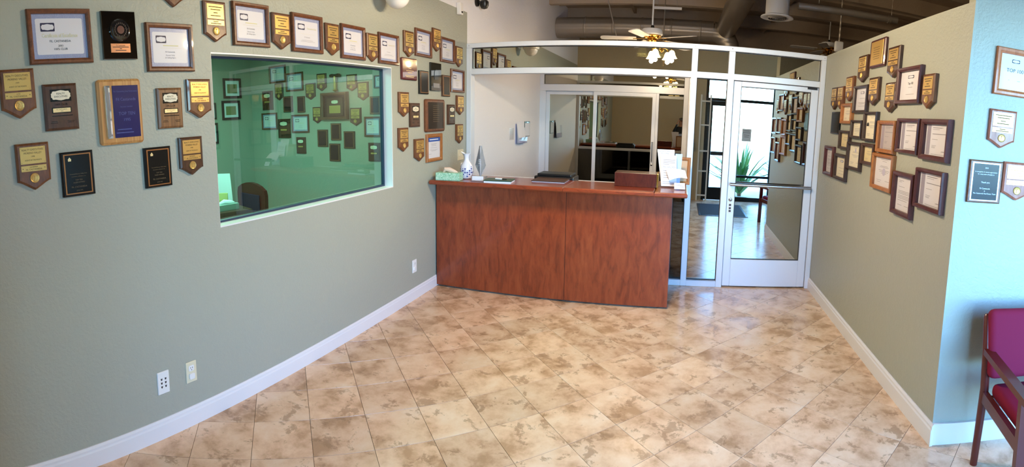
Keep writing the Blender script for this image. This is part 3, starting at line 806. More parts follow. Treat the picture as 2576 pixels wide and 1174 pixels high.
re_plaque('L', (1128, 1145.8, 263, 312.8), 'walnut badge plaque beside the big brown plaque, on its partition side')
shield('L', (1150, 1168, 240.3, 289), 'walnut shield plaque with olive gold plates under the certificate by the partition post', 'd')
shield('L', (1004.3, 1028.9, 321.3, 381.2), 'walnut shield plaque lowest beside the window corner', 'd')
shield('L', (1044.6, 1068.6, 349, 405.8), 'walnut shield plaque beside the oak frame with blue header', 'd')
def oak_blue():
    t = certificate('L', (1074.5, 1113.6, 336.4, 405.8), 'oak framed letter with a blue header band under the large brown plaque', 'doc', OAK, .13, paper=PAPER,
                    lines=[(.2, .25, .75), (.15, .3, .7), (.1, .3, .7), (0, .25, .75), (-.1, .2, .8), (-.15, .3, .7), (-.3, .1, .3)])
    loc, rz, w, h = place('L', (1074.5, 1113.6, 336.4, 405.8)); b = min(w, h)*.13; iw, ih = w-2*b, h-2*b
    q = MB().slab(rect(iw, ih*.2, 0, ih*.4), -.0064, -.0072).build('header_band', BLUEH, t)
    MB().lines([(ih*.4, .15, .85)], -iw/2, iw/2, -.0075, ih*.04).build('lettering', PAPERP, q)
oak_blue()
shield('L', (1149, 1166, 312, 360.7), 'small walnut shield plaque above the light switch', 'd')

# ------------------------------------------------------------------ right wall
RW = 'R'
def rplaque():
    loc, rz, w, h = place('R', (2190.5, 2227, 98.8, 168))
    t = empty('gold_plaque', loc, rz, 'mahogany plaque with rounded corners and one large gold plate, highest by the ceiling', 'plaque')
    MB().slab(rrect(w, h, .012), 0, -.026, .008, .01).build('board', MAHOG, t)
    p = MB().slab(rect(w*.8, h*.84), -.0262, -.0285, .001).build('gold_plate', GOLD_D, t)
    MB().lines([(h*(.2-.08*kk), .2+.05*(kk % 2), .75) for kk in range(6)], -w*.4, w*.4, -.0289, h*.014).build('engraving', INK, p)
rplaque()
RS = [((2159.8, 2181.9, 140.5, 206.7), 'walnut shield plaque below and beside the gold plaque, door side'),
      ((2234, 2264, 118, 194.5), 'walnut shield plaque beside the mahogany gold plaque, away from the door'),
      ((2128.3, 2147, 193, 254.6), 'walnut shield plaque directly above the light oak frame, beside a black framed certificate'),
      ((2092.3, 2106.2, 220.6, 275.4), 'walnut shield plaque nearest the glass door on the wall'),
      ((2107.5, 2122, 218, 274), 'walnut shield plaque second from the glass door on the wall'),
      ((2186, 2210.5, 195.3, 264.8), 'walnut shield plaque beside the black framed certificate, below the gold plaque'),
      ((2227, 2253.5, 208, 282.4), 'walnut shield plaque touching the Top 100 frame on its door side'),
      ((2321, 2351, 186.5, 273), 'walnut shield plaque beside the Top 100 frame on its chair side')]
for r, lb in RS: shield('R', r, lb, 'd', board=WALNUT_D if random.random() < .5 else WALNUT)
DARKF = wood('dark_frame_wood', '2A1A16', '38241D', '452C22', (12, 12, 3))
CL = [(.4, .3, .75), (.39, .3, .7), (.34, .3, .6), (.2, .3, .93), (.19, .3, .9), (.02, .3, .55), (-.18, .3, .5), (-.22, .3, .46), (-.25, .3, .46), (-.36, .72, .9), (-.35, .76, .86), (-.46, .3, .95)]
LT = [(.38, .12, .42), (.34, .12, .3), (.2, .12, .5), (.08, .12, .88), (.04, .12, .88), (0, .12, .88), (-.06, .12, .88), (-.1, .12, .88), (-.14, .12, .88), (-.2, .12, .7), (-.34, .12, .4), (-.34, .55, .85)]
def rcert(r, lb, fm, bw=.11, paper=None, lines=None, seal=None, title=None, stripe=False, logo=False, logo2=False, cat='framed certificate'):
    t = certificate('R', r, lb, 'doc', fm, bw, paper=paper, lines=lines, cat=cat)
    loc, rz, w, h = place('R', r); b = min(w, h)*bw; iw, ih = w-2*b, h-2*b; y = -.0066
    if title:
        g = MB()
        for s_, z, hh in title: g.text(s_, 0, z*ih, hh*ih, y, iw*.8)
        g.build('title_lettering', INKB, t)
    if stripe: MB().slab(rect(iw*.16, ih*.98, -iw*.36, 0), -.0058, -.0064).build('side_stripe', mat('grey_violet_stripe', '9C93A0', .4, coat=.5), t)
    if seal:
        g = MB(); g.lathe([(ih*seal[1], 0), (ih*seal[1], -.0006)], (0, -.0058, ih*seal[0]), 20, 'y'); g.build('printed_seal', mat('lilac_seal', 'B9B2C8', .5), t)
    if logo2:
        for sx in (-1, 1):
            g = MB(); g.slab([(sx*iw*.36-iw*.1, ih*.02), (sx*iw*.36+iw*.1, ih*.02), (sx*iw*.36+iw*.1, ih*.12), (sx*iw*.36, ih*.18), (sx*iw*.36-iw*.1, ih*.12)], y, y-.0006)
            g.build('house_emblem', INKB, t)
    if logo:
        q = MB().slab(rrect(iw*.28, ih*.1, .003, 0, ih*.3), y, y-.0006).build('badge', NAVY, t); MB().slab(badge(iw*.25, ih*.08, 0, ih*.3), y-.0007, y-.001).build('badge_face', PAPER, q)
    return t
rcert((2148.5, 2182.3, 215, 284), 'black framed certificate with navy badge among the upper shields', DARKF, .1, PAPER, [(.05, .3, .7), (-.15, .2, .8), (-.2, .3, .7), (-.3, .2, .8)], logo=True)
rcert((2257.5, 2316.5, 168, 261), 'mahogany framed certificate reading Top 100 on the dark green wall', MAHOG, .11, PAPER, [(-.06, .4, .6), (-.3, .3, .7)], title=[('Top 100', .08, .085)], logo=True)
rcert((2116.9, 2143.4, 260, 311.5), 'small light oak framed certificate near the glass door', OAK, .15, PAPERC)
black_plaque('R', (2090, 2110.7, 281, 336.7), 'small black plaque with dark edges near the glass door', edge=mat('dark_bronze_seal'))
rcert((2141.4, 2168.5, 302, 348), 'small dark framed letter, left partly behind the taller black framed licence', DARKF, .13, PAPERC, LT)
rcert((2173, 2205.5, 281, 356), 'black framed licence with house logo, tallest of the black frames', DARKF, .09, PAPERC, logo2=True)
rcert((2207.5, 2252, 303, 386), 'copper-coloured wood frame with grey certificate, upper of two touching oak frames', OAK, .12, mat('grey_certificate', 'B9AFB2', .4, coat=.6), lines=CL, stripe=True)
rcert((2257, 2312, 297.5, 387), 'mahogany framed certificate with grey stripe, beside the copper-coloured frame', MAHOG, .11, PAPER, CL, stripe=True)
rcert((2317, 2388, 299, 406), 'deep mahogany shadow-frame certificate with silver inner edge, largest on the wall', MAHOG, .13, PAPER, CL, stripe=True)
rcert((2111.5, 2137.3, 328, 376), 'smallest dark framed parchment certificate near the glass door', DARKF, .14, mat('parchment', 'D9C79A', .5))
rcert((2130.8, 2165.5, 357, 428.5), 'black framed certificate with black top mat and grey crest', DARKF, .11, PAPERC, seal=(.26, .09))
rcert((2167.5, 2198.6, 360.5, 415), 'small dark walnut framed certificate with gold tree emblem', WALNUT_D, .15, mat('parchment'))
rcert((2193.7, 2246, 386.5, 480), 'oak framed certificate with lilac seal, lower of two touching oak frames', OAK, .1, PAPER, seal=(0, .13))
rcert((2074, 2096, 366.5, 442.5), 'narrow red-brown framed letter lowest by the glass door', MAHOG, .12, PAPER, LT)
rcert((2099, 2128.7, 387, 454), 'dark framed certificate with navy badge beside the narrow red-brown letter frame', DARKF, .12, PAPERC, [(-.05, .2, .8), (-.2, .3, .7), (-.35, .2, .8)], logo=True)
rcert((2245, 2296, 433, 546), 'tall mahogany framed typed letter, lowest frame on the wall', MAHOG, .11, PAPER, LT, cat='framed letter')
rcert((2302.5, 2373, 426, 532), 'mahogany framed certificate with grey stripe, beside the lowest typed letter', MAHOG, .1, PAPER, CL, stripe=True)

# return wall beside the chair
def jogs():
    r = (2504, 2607, 122.5, 243)
    t = certificate(None, r, 'orange-brown framed certificate reading TOP 100 above the red shield plaque', 'doc', ORANGEW, .13, jogw=True, paper=PAPER, lines=[(-.22, .3, .34), (-.22, .6, .7)])
    loc, rz, w, h = place_jog(r); b = min(w, h)*.13; iw, ih = w-2*b, h-2*b
    MB().text('TOP 100', 0, ih*.06, ih*.1, -.0066, iw*.7).build('title_lettering', NAVY, t)
    q = MB().slab(rrect(iw*.26, ih*.1, .004, 0, ih*.32), -.0066, -.0072).build('badge', NAVY, t); MB().slab(badge(iw*.23, ih*.08, 0, ih*.32), -.0073, -.0076).build('badge_face', PAPER, q)
    shield(None, (2488, 2556, 276, 373), 'reddish wood shield plaque with pale pink plates under the TOP 100 frame', 'b', None, REDWOOD, jogw=True)
    black_plaque(None, (2437, 2521, 404, 511), 'walnut plaque with black plate reading Thank you in white letters', board=WALNUT_B, edge=CHROME, jogw=True,
                 txt=[('2015', .33, .03, .1), ('In recognition & sincere appreciation', .235, .026, .66), ('for many years of loyalty to', .18, .026, .5), ('Thank you', -.01, .036, .28), ('Fil Castaneda', -.155, .034, .34), ('&', -.215, .03, .1), ('The Castaneda Real Estate Team', -.275, .03, .68)])
    shield(None, (2523, 2598, 409, 505), 'reddish wood shield plaque with pale plates beside the Thank you plaque', 'b', ('1999', 'MARCH'), REDWOOD, jogw=True)
jogs()

# ------------------------------------------------------------------ plaques inside the private office (seen through the green glass)
def off(kind, r, lb):
    if kind == 's': shield('O', r, lb, 'd', board=WALNUT_D)
    elif kind == 'c': certificate('O', r, lb, bw=.09)
    elif kind == 'b': black_plaque('O', r, lb, board=WALNUT_D)
    elif kind == 'r': re_plaque('O', r, lb, detail=False)
OFFS = [('c', (676, 717, 165, 208), 'certificate seen through the green glass, highest on the office wall'),
 ('c', (718, 761, 182, 229), 'certificate seen through the green glass, second in the top row of the office wall'),
 ('s', (690.5, 711, 209, 252.5), 'dark shield plaque behind the green glass, just below the highest certificate'),
 ('s', (768, 792, 209, 251), 'dark shield plaque behind the green glass, beside the second certificate'),
 ('s', (796, 819.5, 185, 229), 'dark shield plaque behind the green glass, hung on the left of the gold rod ornament'),
 ('s', (870.7, 896, 187, 229), 'dark shield plaque behind the green glass, hung on the right of the gold rod ornament'),
 ('s', (898.7, 925.5, 206, 252.5), 'shield plaque behind the green glass with palest gold plates, right of the shadow box'),
 ('c', (939.5, 982, 188, 221), 'certificate behind the green glass half hidden by the far window jamb, upper of two'),
 ('b', (929.5, 956, 242, 287), 'black plaque behind the green glass, half hidden by the far window jamb'),
 ('r', (659, 685, 229, 277), 'badge plaque behind the green glass, nearest the office corner'),
 ('b', (712, 735, 242, 282), 'black plaque behind the green glass, under the second certificate'),
 ('b', (747, 765.4, 242, 283), 'narrow black plaque behind the green glass, beside a dark shield plaque'),
 ('c', (658, 696, 284, 326), 'certificate behind the green glass, under the badge plaque by the office corner'),
 ('r', (699, 729, 299, 347), 'badge plaque behind the green glass, between two lower certificates'),
 ('c', (733, 776, 288, 334), 'certificate behind the green glass, above the lowest badge plaque'),
 ('s', (786, 808, 269, 310), 'dark shield plaque behind the green glass, just left of the shadow box'),
 ('s', (880, 907.5, 271, 316), 'shield plaque behind the green glass, just right of the shadow box'),
 ('b', (831.5, 856.3, 310, 352.6), 'black plaque behind the green glass, directly under the shadow box'),
 ('b', (798, 823.5, 326, 369), 'black plaque behind the green glass, left one of the diamond of four'),
 ('b', (864, 891.5, 330, 373.4), 'black plaque behind the green glass, right one of the diamond of four'),
 ('r', (745, 768, 345, 386), 'lowest badge plaque behind the green glass, under a certificate'),
 ('b', (828, 854.7, 361, 405.4), 'black plaque behind the green glass, lowest of the diamond of four'),
 ('c', (915.5, 957, 293, 344), 'certificate behind the green glass half hidden by the far window jamb, lower of two'),
 ('r', (926, 955, 359, 405.4), 'badge plaque behind the green glass, half hidden by the far window jamb')]
for a in OFFS: off(*a)
def shadow_box():
    loc, rz, w, h = place('O', (810, 876, 232, 301))
    t = empty('shadow_box', loc, rz, 'deep brown shadow box frame with badge and gold plate on the office wall', 'shadow box')
    MB().frame(w, h, w*.09, .06).build('frame', WALNUT, t)
    p = MB().slab(rect(w*.84, h*.84), -.001, -.012).build('backing_board', mat('dark_brown_velvet', '2A1A14', .8), t)
    b = MB().slab(rect(w*.62, h*.66, 0, -h*.03), -.0122, -.022, .003).build('inner_plaque', WALNUT_D, p)
    MB().slab(badge(w*.25, h*.13, 0, h*.15), -.0222, -.024).build('badge_face', PAPERC, p)
    MB().slab(rect(w*.42, h*.28, 0, -h*.12), -.0222, -.024).build('gold_plate', GOLD_D, p)
shadow_box()
def rod_ornament():
    loc, rz, w, h = place('O', (831, 857, 183, 231))
    t = empty('rod_ornament', loc, rz, 'brown and gold rod-shaped ornament with a ball end above the shadow box', 'ornament')
    MB().lathe([(w*.1, -h*.36), (w*.13, -h*.2), (w*.11, 0), (w*.15, h*.18), (w*.1, h*.32)], (0, -.03, 0), 12).build('shaft', GOLD_D, t, True)
    MB().lathe([(.002, -h*.5), (w*.1, -h*.47), (w*.2, -h*.42), (w*.2, -h*.39), (w*.1, -h*.35)], (0, -.03, 0), 14).build('ball_end', GOLD, t, True)
    MB().lathe([(w*.1, -w*.48), (w*.14, -w*.3), (w*.1, 0), (w*.14, w*.3), (w*.1, w*.48)], (0, -.03, h*.36), 12, 'x').build('cross_bar', WALNUT_D, t, True)
rod_ornament()
for r, lb in (((563, 607, 197, 247), 'upper black framed print on the pale office side wall'), ((560, 605, 253, 301), 'lower black framed print on the pale office side wall')):
    loc, rz, w, h = place('S', r)
    t = empty('framed_print', loc, rz, lb, 'picture')
    MB().frame(w, h, w*.1, .025).build('frame', BLACKW, t)
    p = MB().slab(rect(w*.82, h*.82), -.001, -.006).build('mat_board', PAPERP, t)
    MB().slab(rect(w*.56, h*.46, 0, -h*.02), -.0062, -.0066).build('print', printed('olive_print', '8A8B52', '6E7448', 30), p)
for r, lb in (((505, 544.5, 259, 301), 'dark framed print on the office side wall cut off by the window edge, upper'), ((502, 549.5, 310, 363), 'dark framed print on the office side wall cut off by the window edge, lower')):
    loc, rz, w, h = place('S', r)
    t = empty('framed_print', loc, rz, lb, 'picture')
    MB().frame(w, h, w*.09, .025).build('frame', BLACKW, t); MB().slab(rect(w*.84, h*.84), -.001, -.006).build('mat_board', PAPERP, t)
# office furniture
ot = empty('ceiling_light_panel_offscreen', (-4.0, 2.85, OZ), 0, 'white recessed ceiling light panel in the private office', 'ceiling light')
MB().box(-.64, .64, -.34, .34, -.03, -.0005).build('housing', PLASTW, ot)
MB().box(-.6, .6, -.3, .3, -.036, -.0305).build('diffuser', mat('lit_diffuser', 'FFFFFF', .5, emit='FFFAF0', es=45), ot)
dk = empty('office_desk', (-3.957, 3.467, -.004), math.radians(-15), 'brown wooden desk inside the private office', 'desk')
MB().rbox(-1.0, 0, -1.5, 0, .70, .764, .006).build('desk_top', WALNUT_D, dk)
for sx, sy in ((-.94, -1.44), (-.1, -1.44), (-.94, -.11), (-.1, -.11)): MB().box(sx, sx+.05, sy, sy+.05, 0, .699).build('leg', WALNUT_D, dk)
MB().box(-.08, -.06, -1.38, -.12, .2, .699).build('front_panel', WALNUT_D, dk)
ZD = .7605
t = empty('tissue_box', (-4.15, 3.27, ZD), -.1, 'grey patterned tissue box on the office desk', 'tissue box')
MB().rbox(-.06, .06, -.12, .12, 0, .065, .003).build('carton', mat('grey_pattern_card', '8FA09A', .6), t)
m = MB(); m.tube([(-.02, -.09, .066), (.0, -.03, .085), (.01, .04, .074), (.0, .1, .068)], [.01, .03, .028, .008], 8); m.build('tissue', PAPERP, t, True)
t = empty('paper_sheet', (-4.60, 3.56, ZD), .7, 'white sheet of paper standing on the office desk', 'paper')
MB().slab([(-.13, 0), (.13, 0), (.11, .33), (-.17, .33)], .004, 0).build('sheet', PAPERP, t)
MB().rbox(-.09, .09, .006, .07, 0, .08, .004).build('holder', PLASTW, t)
t = empty('coffee_cup', (-4.80, 3.54, ZD), 0, 'orange paper cup with black lid on the office desk', 'cup')
MB().lathe([(.032, 0), (.04, .09)], (0, 0, 0), 18).build('cup_body', mat('orange_paper', 'B4552A', .6), t, True)
MB().lathe([(.043, .0905), (.043, .1), (.036, .104), (.034, .114)], (0, 0, 0), 18).build('lid', PLASTB, t, True)
t = empty('note_pad', (-4.44, 3.46, ZD), .7, 'upright yellow memo pad on the office desk', 'memo pad')
MB().rbox(-.05, .05, -.015, .015, 0, .13, .002).build('pad', mat('yellow_paper', 'E6DC8C', .6), t)
MB().box(-.05, .05, -.0165, -.0155, .045, .047).build('fold_line', mat('darker_yellow', 'C2B868', .6), t)
t = empty('office_chair', (-4.60, 4.04, -.004), PI-.15, 'wooden armchair with arched back and purple padding behind the office desk', 'chair')
bk = [(-.3, .45), (.3, .45), (.31, .80), (.29, .86), (.2, .905), (.1, .93), (0, .94), (-.1, .93), (-.2, .905), (-.29, .86), (-.31, .80)]
MB().slab(bk, .03, -.02, .006).build('backrest', CHAIRW, t)
PURP = mat('purple_upholstery', '2E1838', .85)
MB().rbox(-.2, .2, -.04, -.0205, .5, .8, .008).build('back_pad', PURP, t); MB().rbox(-.2, .2, .0305, .05, .5, .8, .008).build('back_pad', PURP, t)
MB().rbox(-.25, .25, -.5, -.02, .40, .47, .02).build('seat', PURP, t)
for sx in (-.25, .21):
    for sy in (-.48, -.02): MB().box(sx, sx+.04, sy, sy+.04, 0, .41 if sy < -.1 else .45).build('leg', CHAIRW, t)

# ------------------------------------------------------------------ wall plates and devices
def wall_plate(y, z, w, h, m_, label, kind):
    t = empty('wall_plate', (-L+.0006, y, z), PI/2, label, 'outlet' if kind != 'switch' else 'light switch')
    MB().slab(rrect(w, h, .004), 0, -.006, .003).build('plate', m_, t)
    g = MB()
    if kind == 'data':
        for i in (-1, 1):
            for j in (-1, 0, 1): g.slab([(i*w*.17-.006, j*h*.17+.005), (i*w*.17-.003, j*h*.17-.006), (i*w*.17+.003, j*h*.17-.006), (i*w*.17+.006, j*h*.17+.005)], -.0062, -.0068)
        g.build('data_port', SLOT, t)
    elif kind == 'power':
        for zc, plug in ((h*.2, 0), (-h*.18, 1)):
            r = MB().slab(rrect(w*.5, h*.28, .008, 0, zc), -.0062, -.0085 if not plug else -.014, .001).build('receptacle' if not plug else 'safety_cover', PLASTW, t)
            if not plug:
                q = MB(); q.slab(rect(.003, .008, -.006, zc+.003), -.0086, -.009); q.slab(rect(.003, .008, .006, zc+.003), -.0086, -.009); q.slab(rrect(.005, .005, .002, 0, zc-.009), -.0086, -.009); q.build('slot', SLOT, r)
    else:
        for i in (-1, 0, 1): g.slab(rect(.009, .02, i*w*.27, 0), -.0062, -.014, .002)
        g.build('toggle', PLASTC, t)['kind'] = 'stuff'
    return t
wall_plate(1.292, .31, .074, .125, PLASTW, 'white wall plate with six data ports, above the baseboard', 'data')
wall_plate(1.476, .309, .072, .12, PLASTC, 'cream power outlet plate beside the six-port data plate', 'power')
wall_plate(3.905, .312, .072, .12, PLASTW, 'white power outlet plate near the reception counter', 'power')
loc, rz, w, h = place('L', (1154, 1170, 375.8, 402.6)); wall_plate(loc[1]-.0, loc[2], .14, .115, PLASTC, 'cream three-gang light switch plate above the counter vase', 'switch')
loc, rz, w, h = place('L', (1163, 1170, 415, 430)); wall_plate(loc[1], loc[2], .072, .12, PLASTW, 'white outlet plate just behind the counter vase', 'power')
t = empty('dome_camera', (-L+.0006, 3.387, 2.663), PI/2, 'white dome camera on a wall arm high on the green wall', 'camera')
MB().rbox(-.05, .05, -.012, 0, -.05, .07, .004).build('wall_mount', PLASTW, t); MB().tube([(0, -.012, .03), (0, -.1, .06), (0, -.16, .04)], .022, 10).build('arm', PLASTW, t, True)
MB().lathe([(.02, .05), (.08, .035), (.112, .0), (.118, -.05), (.112, -.07)], (0, -.18, 0), 28).build('housing', PLASTW, t, True)
MB().lathe([(.095*math.cos(math.radians(a)), -.072-.09*math.sin(math.radians(a))) for a in range(0, 91, 10)][:-1]+[(.004, -.162)], (0, -.18, 0), 28).build('dome', PLASTW, t, True)
p = hit(1158, 22, 0, -L+.03)
t = empty('motion_sensor', (-L+.0006, p.y, p.z), PI/2, 'white box-shaped motion sensor at the top corner of the green wall', 'sensor')
MB().rbox(-.035, .035, -.05, 0, -.06, .06, .008).build('body', PLASTW, t); MB().slab(rrect(.03, .018, .008, 0, -.035), -.0502, -.053).build('lens', PLASTB, t)
p = hit(1215, 12, 0, -L+.06)
t = empty('bullet_camera', (-L+.0006, p.y, p.z), PI/2, 'black round security camera on the white upper wall', 'camera')
MB().lathe([(.045, 0), (.045, -.02), (.03, -.03)], (-.05, 0, .02), 18, 'y').build('mount', PLASTB, t, True)
MB().lathe([(.004, -.05), (.035, -.04), (.05, -.01), (.05, .03), (.03, .05)], (0, -.075, 0), 20).build('head', PLASTB, t, True)
MB().tube([(-.05, -.03, .02), (-.02, -.06, .01)], .014, 8).build('bracket', PLASTB, t)

# ------------------------------------------------------------------ reception counter and what stands on it
CX0, CX1, FYL, FYR = -2.262, -.045, 4.318, 4.39
CT = 1.08
ct = empty('reception_counter', (0, 0, 0), 0, 'cherry wood reception counter with overhanging top in front of the glass partition', 'counter')
def fy(x): return FYL+(FYR-FYL)*(x-CX0)/(CX1-CX0)
xm = -.985
for a, b in ((CX0, xm-.002), (xm+.002, CX1)):
    q = MB(); vs = []
    for x in (a, b):
        for z in (.018, CT-.042): vs += [(x, fy(x), z), (x, fy(x)+.03, z)]
    q.add(vs, [(0, 4, 6, 2), (1, 3, 7, 5), (0, 2, 3, 1), (4, 5, 7, 6), (2, 6, 7, 3), (0, 1, 5, 4)]); q.build('front_panel', CHERRY, ct)
MB().box(xm-.0018, xm+.0018, fy(xm)+.004, fy(xm)+.03, .018, CT-.042).build('seam_strip', mat('dark_seam', '2A1410', .6), ct)
MB().box(CX1-.03, CX1-.0005, FYR+.031, 4.98, .018, CT-.042).build('side_panel', CHERRY, ct)
MB().box(CX0, CX0+.03, FYL+.031, 4.98, .018, CT-.042).build('side_panel', CHERRY, ct)
def top(a, b, y1):
    pa = [(a, fy(a)-.155), (b, fy(b)-.155), (b, y1), (a, y1)]
    q = MB(); c = .008
    cen = ((a+b)/2, (fy(a)+y1)/2)
    def ins(p, d): return [(x+(d if x < cen[0] else -d), y+(d if y < cen[1] else -d)) for x, y in p]
    L0, L1, L2, L3 = ins(pa, c), pa, pa, ins(pa, c)
    q.rings([[(x, y, CT-.04) for x, y in L0], [(x, y, CT-.03) for x, y in L1], [(x, y, CT-.01) for x, y in L2], [(x, y, CT) for x, y in L3]], True, True)
    return q.build('counter_top', CHERRY_E, ct)
top(CX0+.003, xm-.001, 4.72); top(xm+.001, -.20, 4.72); top(-.198, .085, 5.04)
MB().rbox(CX0+.032, CX1-.032, 4.45, 4.98, .71, .745, .004).build('work_surface', CHERRY, ct)
for x in (-2.1, -1.05, -.95, -.12): MB().lathe([(.02, 0), (.02, .0175)], (x, fy(x)+.06, 0), 10).build('levelling_foot', PLASTB, ct)

t = empty('tissue_box', (-2.095, 4.265, CT+.0006), .12, 'mint green floral tissue box at the end of the reception counter', 'tissue box')
MB().rbox(-.118, .118, -.06, .06, 0, .072, .003).build('carton', MINT, t)
m = MB(); m.tube([(-.06, 0, .07), (-.04, 0, .1), (0, .005, .096), (.06, 0, .078), (.085, 0, .073)], [.008, .02, .024, .016, .004], 8); m.build('tissue', mat('peach_tissue', 'E8CDB8', .8), t, True)
t = empty('vase', (-1.985, 4.42, CT+.0006), 0, 'white ceramic pitcher vase with blue brush pattern', 'vase')
vp = [(.035, 0), (.046, .006), (.058, .04), (.064, .085), (.058, .125), (.038, .155), (.024, .18), (.022, .205), (.03, .232), (.036, .243)]
vb = MB().lathe(vp, (0, 0, 0), 28).build('vase_body', mat('white_ceramic', 'E8E8F4', .18, coat=.5), t, True)
m = MB(); m.rings([[(-.03, -.014, .228), (-.052, 0, .247), (-.03, .014, .228)], [(-.028, -.018, .243), (-.06, 0, .262), (-.028, .018, .243)]], False); m.add([(-.03, -.016, .236), (-.058, 0, .258), (-.03, .016, .236), (-.022, 0, .205)], [(0, 1, 3), (1, 2, 3), (0, 2, 1)]); m.build('spout', mat('white_ceramic'), t)
m = MB()
for k2 in range(18):
    a = 2*PI*k2/18; z0 = .022+.018*((k2*7) % 3)
    for j in range(3 + (k2 % 2)):
        zz = z0+.018*j; r = .0595+.004*math.sin((zz-.03)*20); da = .05 if j % 2 else .13
        def P(aa, z): 
            rr = .0005+[.052, .058, .0622, .0645, .064, .0615][min(5, int(z/.02))]; return (rr*math.cos(aa), rr*math.sin(aa), z)
        m.add([P(a-da, zz), P(a+da, zz), P(a+da, zz+.012), P(a-da, zz+.012)], [(0, 1, 2, 3)])
m.build('blue_brushwork', mat('cobalt_glaze', '3C4690', .2, coat=.5), vb)
t = empty('crystal_award', (-1.845, 4.43, CT+.0006), 0, 'tall pointed clear crystal award on a clear base', 'award')
MB().rbox(-.06, .06, -.03, .03, 0, .03, .003).build('award_base', CRYSTAL, t)
w_ = .055
MB().rings([[(0, -.008, .031), (.008, 0, .031), (0, .008, .031), (-.008, 0, .031)], [(0, -.018, .135), (w_, 0, .135), (0, .018, .135), (-w_, 0, .135)], [(0, -.012, .32), (.012, 0, .32), (0, .012, .32), (-.012, 0, .32)]], True, True).build('crystal_blade', mat('award_crystal', 'E8F0FF', .02, trans=.8), t)
g = MB(); g.lines([(.19, .36, .64), (.178, .34, .66), (.166, .36, .64), (.15, .34, .66)], -.04, .04, -.0195, .004); g.build('etched_text', PAPERP, t)
t = empty('card_stand', (-1.80, 4.255, CT+.0006), .05, 'white card in a small clear stand in front of the crystal award', 'card stand')
MB().rbox(-.06, .06, -.02, .03, 0, .012, .002).build('stand', ACRYL, t); MB().slab([(-.055, .0125), (.055, .0125), (.055, .05), (-.055, .05)], .004, 0).build('card', PAPERP, t)
t = empty('folder_stack', (-1.60, 4.30, CT+.0006), .12, 'dark green folder on a white booklet lying on the counter', 'folder')
MB().rbox(-.13, .12, -.08, .1, 0, .018, .002).build('booklet', PAPERP, t); MB().rbox(-.135, .125, -.085, .105, .0182, .026, .002).build('green_cover', mat('dark_green_card', '2C4A34', .45), t)
t = empty('stapler', (-1.60, 4.29, CT+.0274), -.15, 'small white and black office gadget lying on the green folder', 'stapler')
MB().rbox(-.04, .03, -.012, .012, 0, .014, .005).build('body', PLASTW, t); MB().rbox(.0305, .075, -.006, .006, .004, .012, .002).build('handle', PLASTB, t)
t = empty('leather_folder', (-1.19, 4.585, CT+.0006), .02, 'brown leather folder lying flat on the counter', 'folder')
MB().rbox(-.155, .155, -.12, .12, 0, .006, .002).build('pages', PAPERP, t); MB().rbox(-.16, .158, -.125, .125, .0062, .016, .003).build('cover', mat('brown_leather', '4A3026', .5), t)
t = empty('wooden_box', (-.385, 4.60, CT+.0006), .0, 'low reddish-brown wooden box on the counter beside the paper stand', 'box')
MB().rbox(-.19, .19, -.1, .1, 0, .125, .003).build('body', wood('dark_cherry_box', '3E1510', '4E1E16', '5A241A', (7, 7, 2), .25, .4), t)
MB().rbox(.1905, .205, -.1, .1, 0, .127, .002).build('lit_side_strip', BRASS, t)  # brass colour stands in for the light on the box's side
# paper stand
t = empty('paper_stand', (-.085, 4.60, CT+.0006), .05, 'clear stand holding printed instruction sheets at the end of the counter', 'paper stand')
MB().rbox(-.09, .09, -.03, .05, 0, .012, .003).build('stand_base', ACRYL, t)
def leaning(x0_, x1_, xt0, xt1, z0_, z1_, y0_, y1_, name, m_, par):
    return MB().add([(x0_, y0_, z0_), (x1_, y0_, z0_), (xt1, y1_, z1_), (xt0, y1_, z1_), (x0_, y0_+.0012, z0_), (x1_, y0_+.0012, z0_), (xt1, y1_+.0012, z1_), (xt0, y1_+.0012, z1_)],
             [(0, 1, 2, 3), (7, 6, 5, 4), (0, 4, 5, 1), (1, 5, 6, 2), (2, 6, 7, 3), (3, 7, 4, 0)]).build(name, m_, par)
leaning(-.07, .05, -.12, .04, .013, .34, .02, .07, 'instruction_sheet', PAPERP, t)
q = leaning(-.072, .07, -.085, .06, .0125, .29, -.015, .035, 'phone_sheet', PAPERP, t)
leaning(.03, .1, .05, .115, .013, .305, .025, .075, 'blue_sheet', mat('pale_blue_paper', 'B8CDF6', .6), t)
def tilt_text(lines_, y0_, z0_, y1_, z1_, off_, name, m_, par):
    g_ = MB()
    for s_, x_, z_, h_, wm in lines_: g_.text(s_, x_, z_, h_, 0, wm)
    g_.v = [(x, y0_+(y1_-y0_)*(z-z0_)/(z1_-z0_)-off_, z) for x, y, z in g_.v]
    return g_.build(name, m_, par)
tilt_text([('Instructions for Electrical', -.045, .325, .011, .13), ('Room Key', -.045, .306, .011, .07)], .02, .013, .07, .34, .0006, 'lettering', NAVY, t)
tilt_text([('(951)6825454', -.005, .185, .019, .12)], -.015, .0125, .035, .29, .0006, 'lettering', INKG, q)
g = MB(); g.lines([(.25, .1, .9), (.237, .1, .85), (.224, .1, .9), (.211, .1, .5), (.15, .1, .5), (.13, .15, .8), (.11, .15, .8), (.09, .15, .8), (.05, .1, .6), (.035, .1, .6)], -.075, .065, 0, .004)
g.v = [(x, -.015+.05*(z-.0125)/.2775-.0006, z) for x, y, z in g.v]; g.build('lettering', INKG, q)
m = MB(); lo = []
for k2 in range(7):
    u = k2/6; xx = -.03+.17*u; zz = .155+.015*math.sin(u*PI)+.01*u; lo.append([(xx, -.03-.01*u, zz), (xx+.03-.01*u, -.06-.05*u, zz-.085+.02*u)])
m.rings(lo, False); m.v = m.v; m.build('curled_sheet', PAPERP, t)
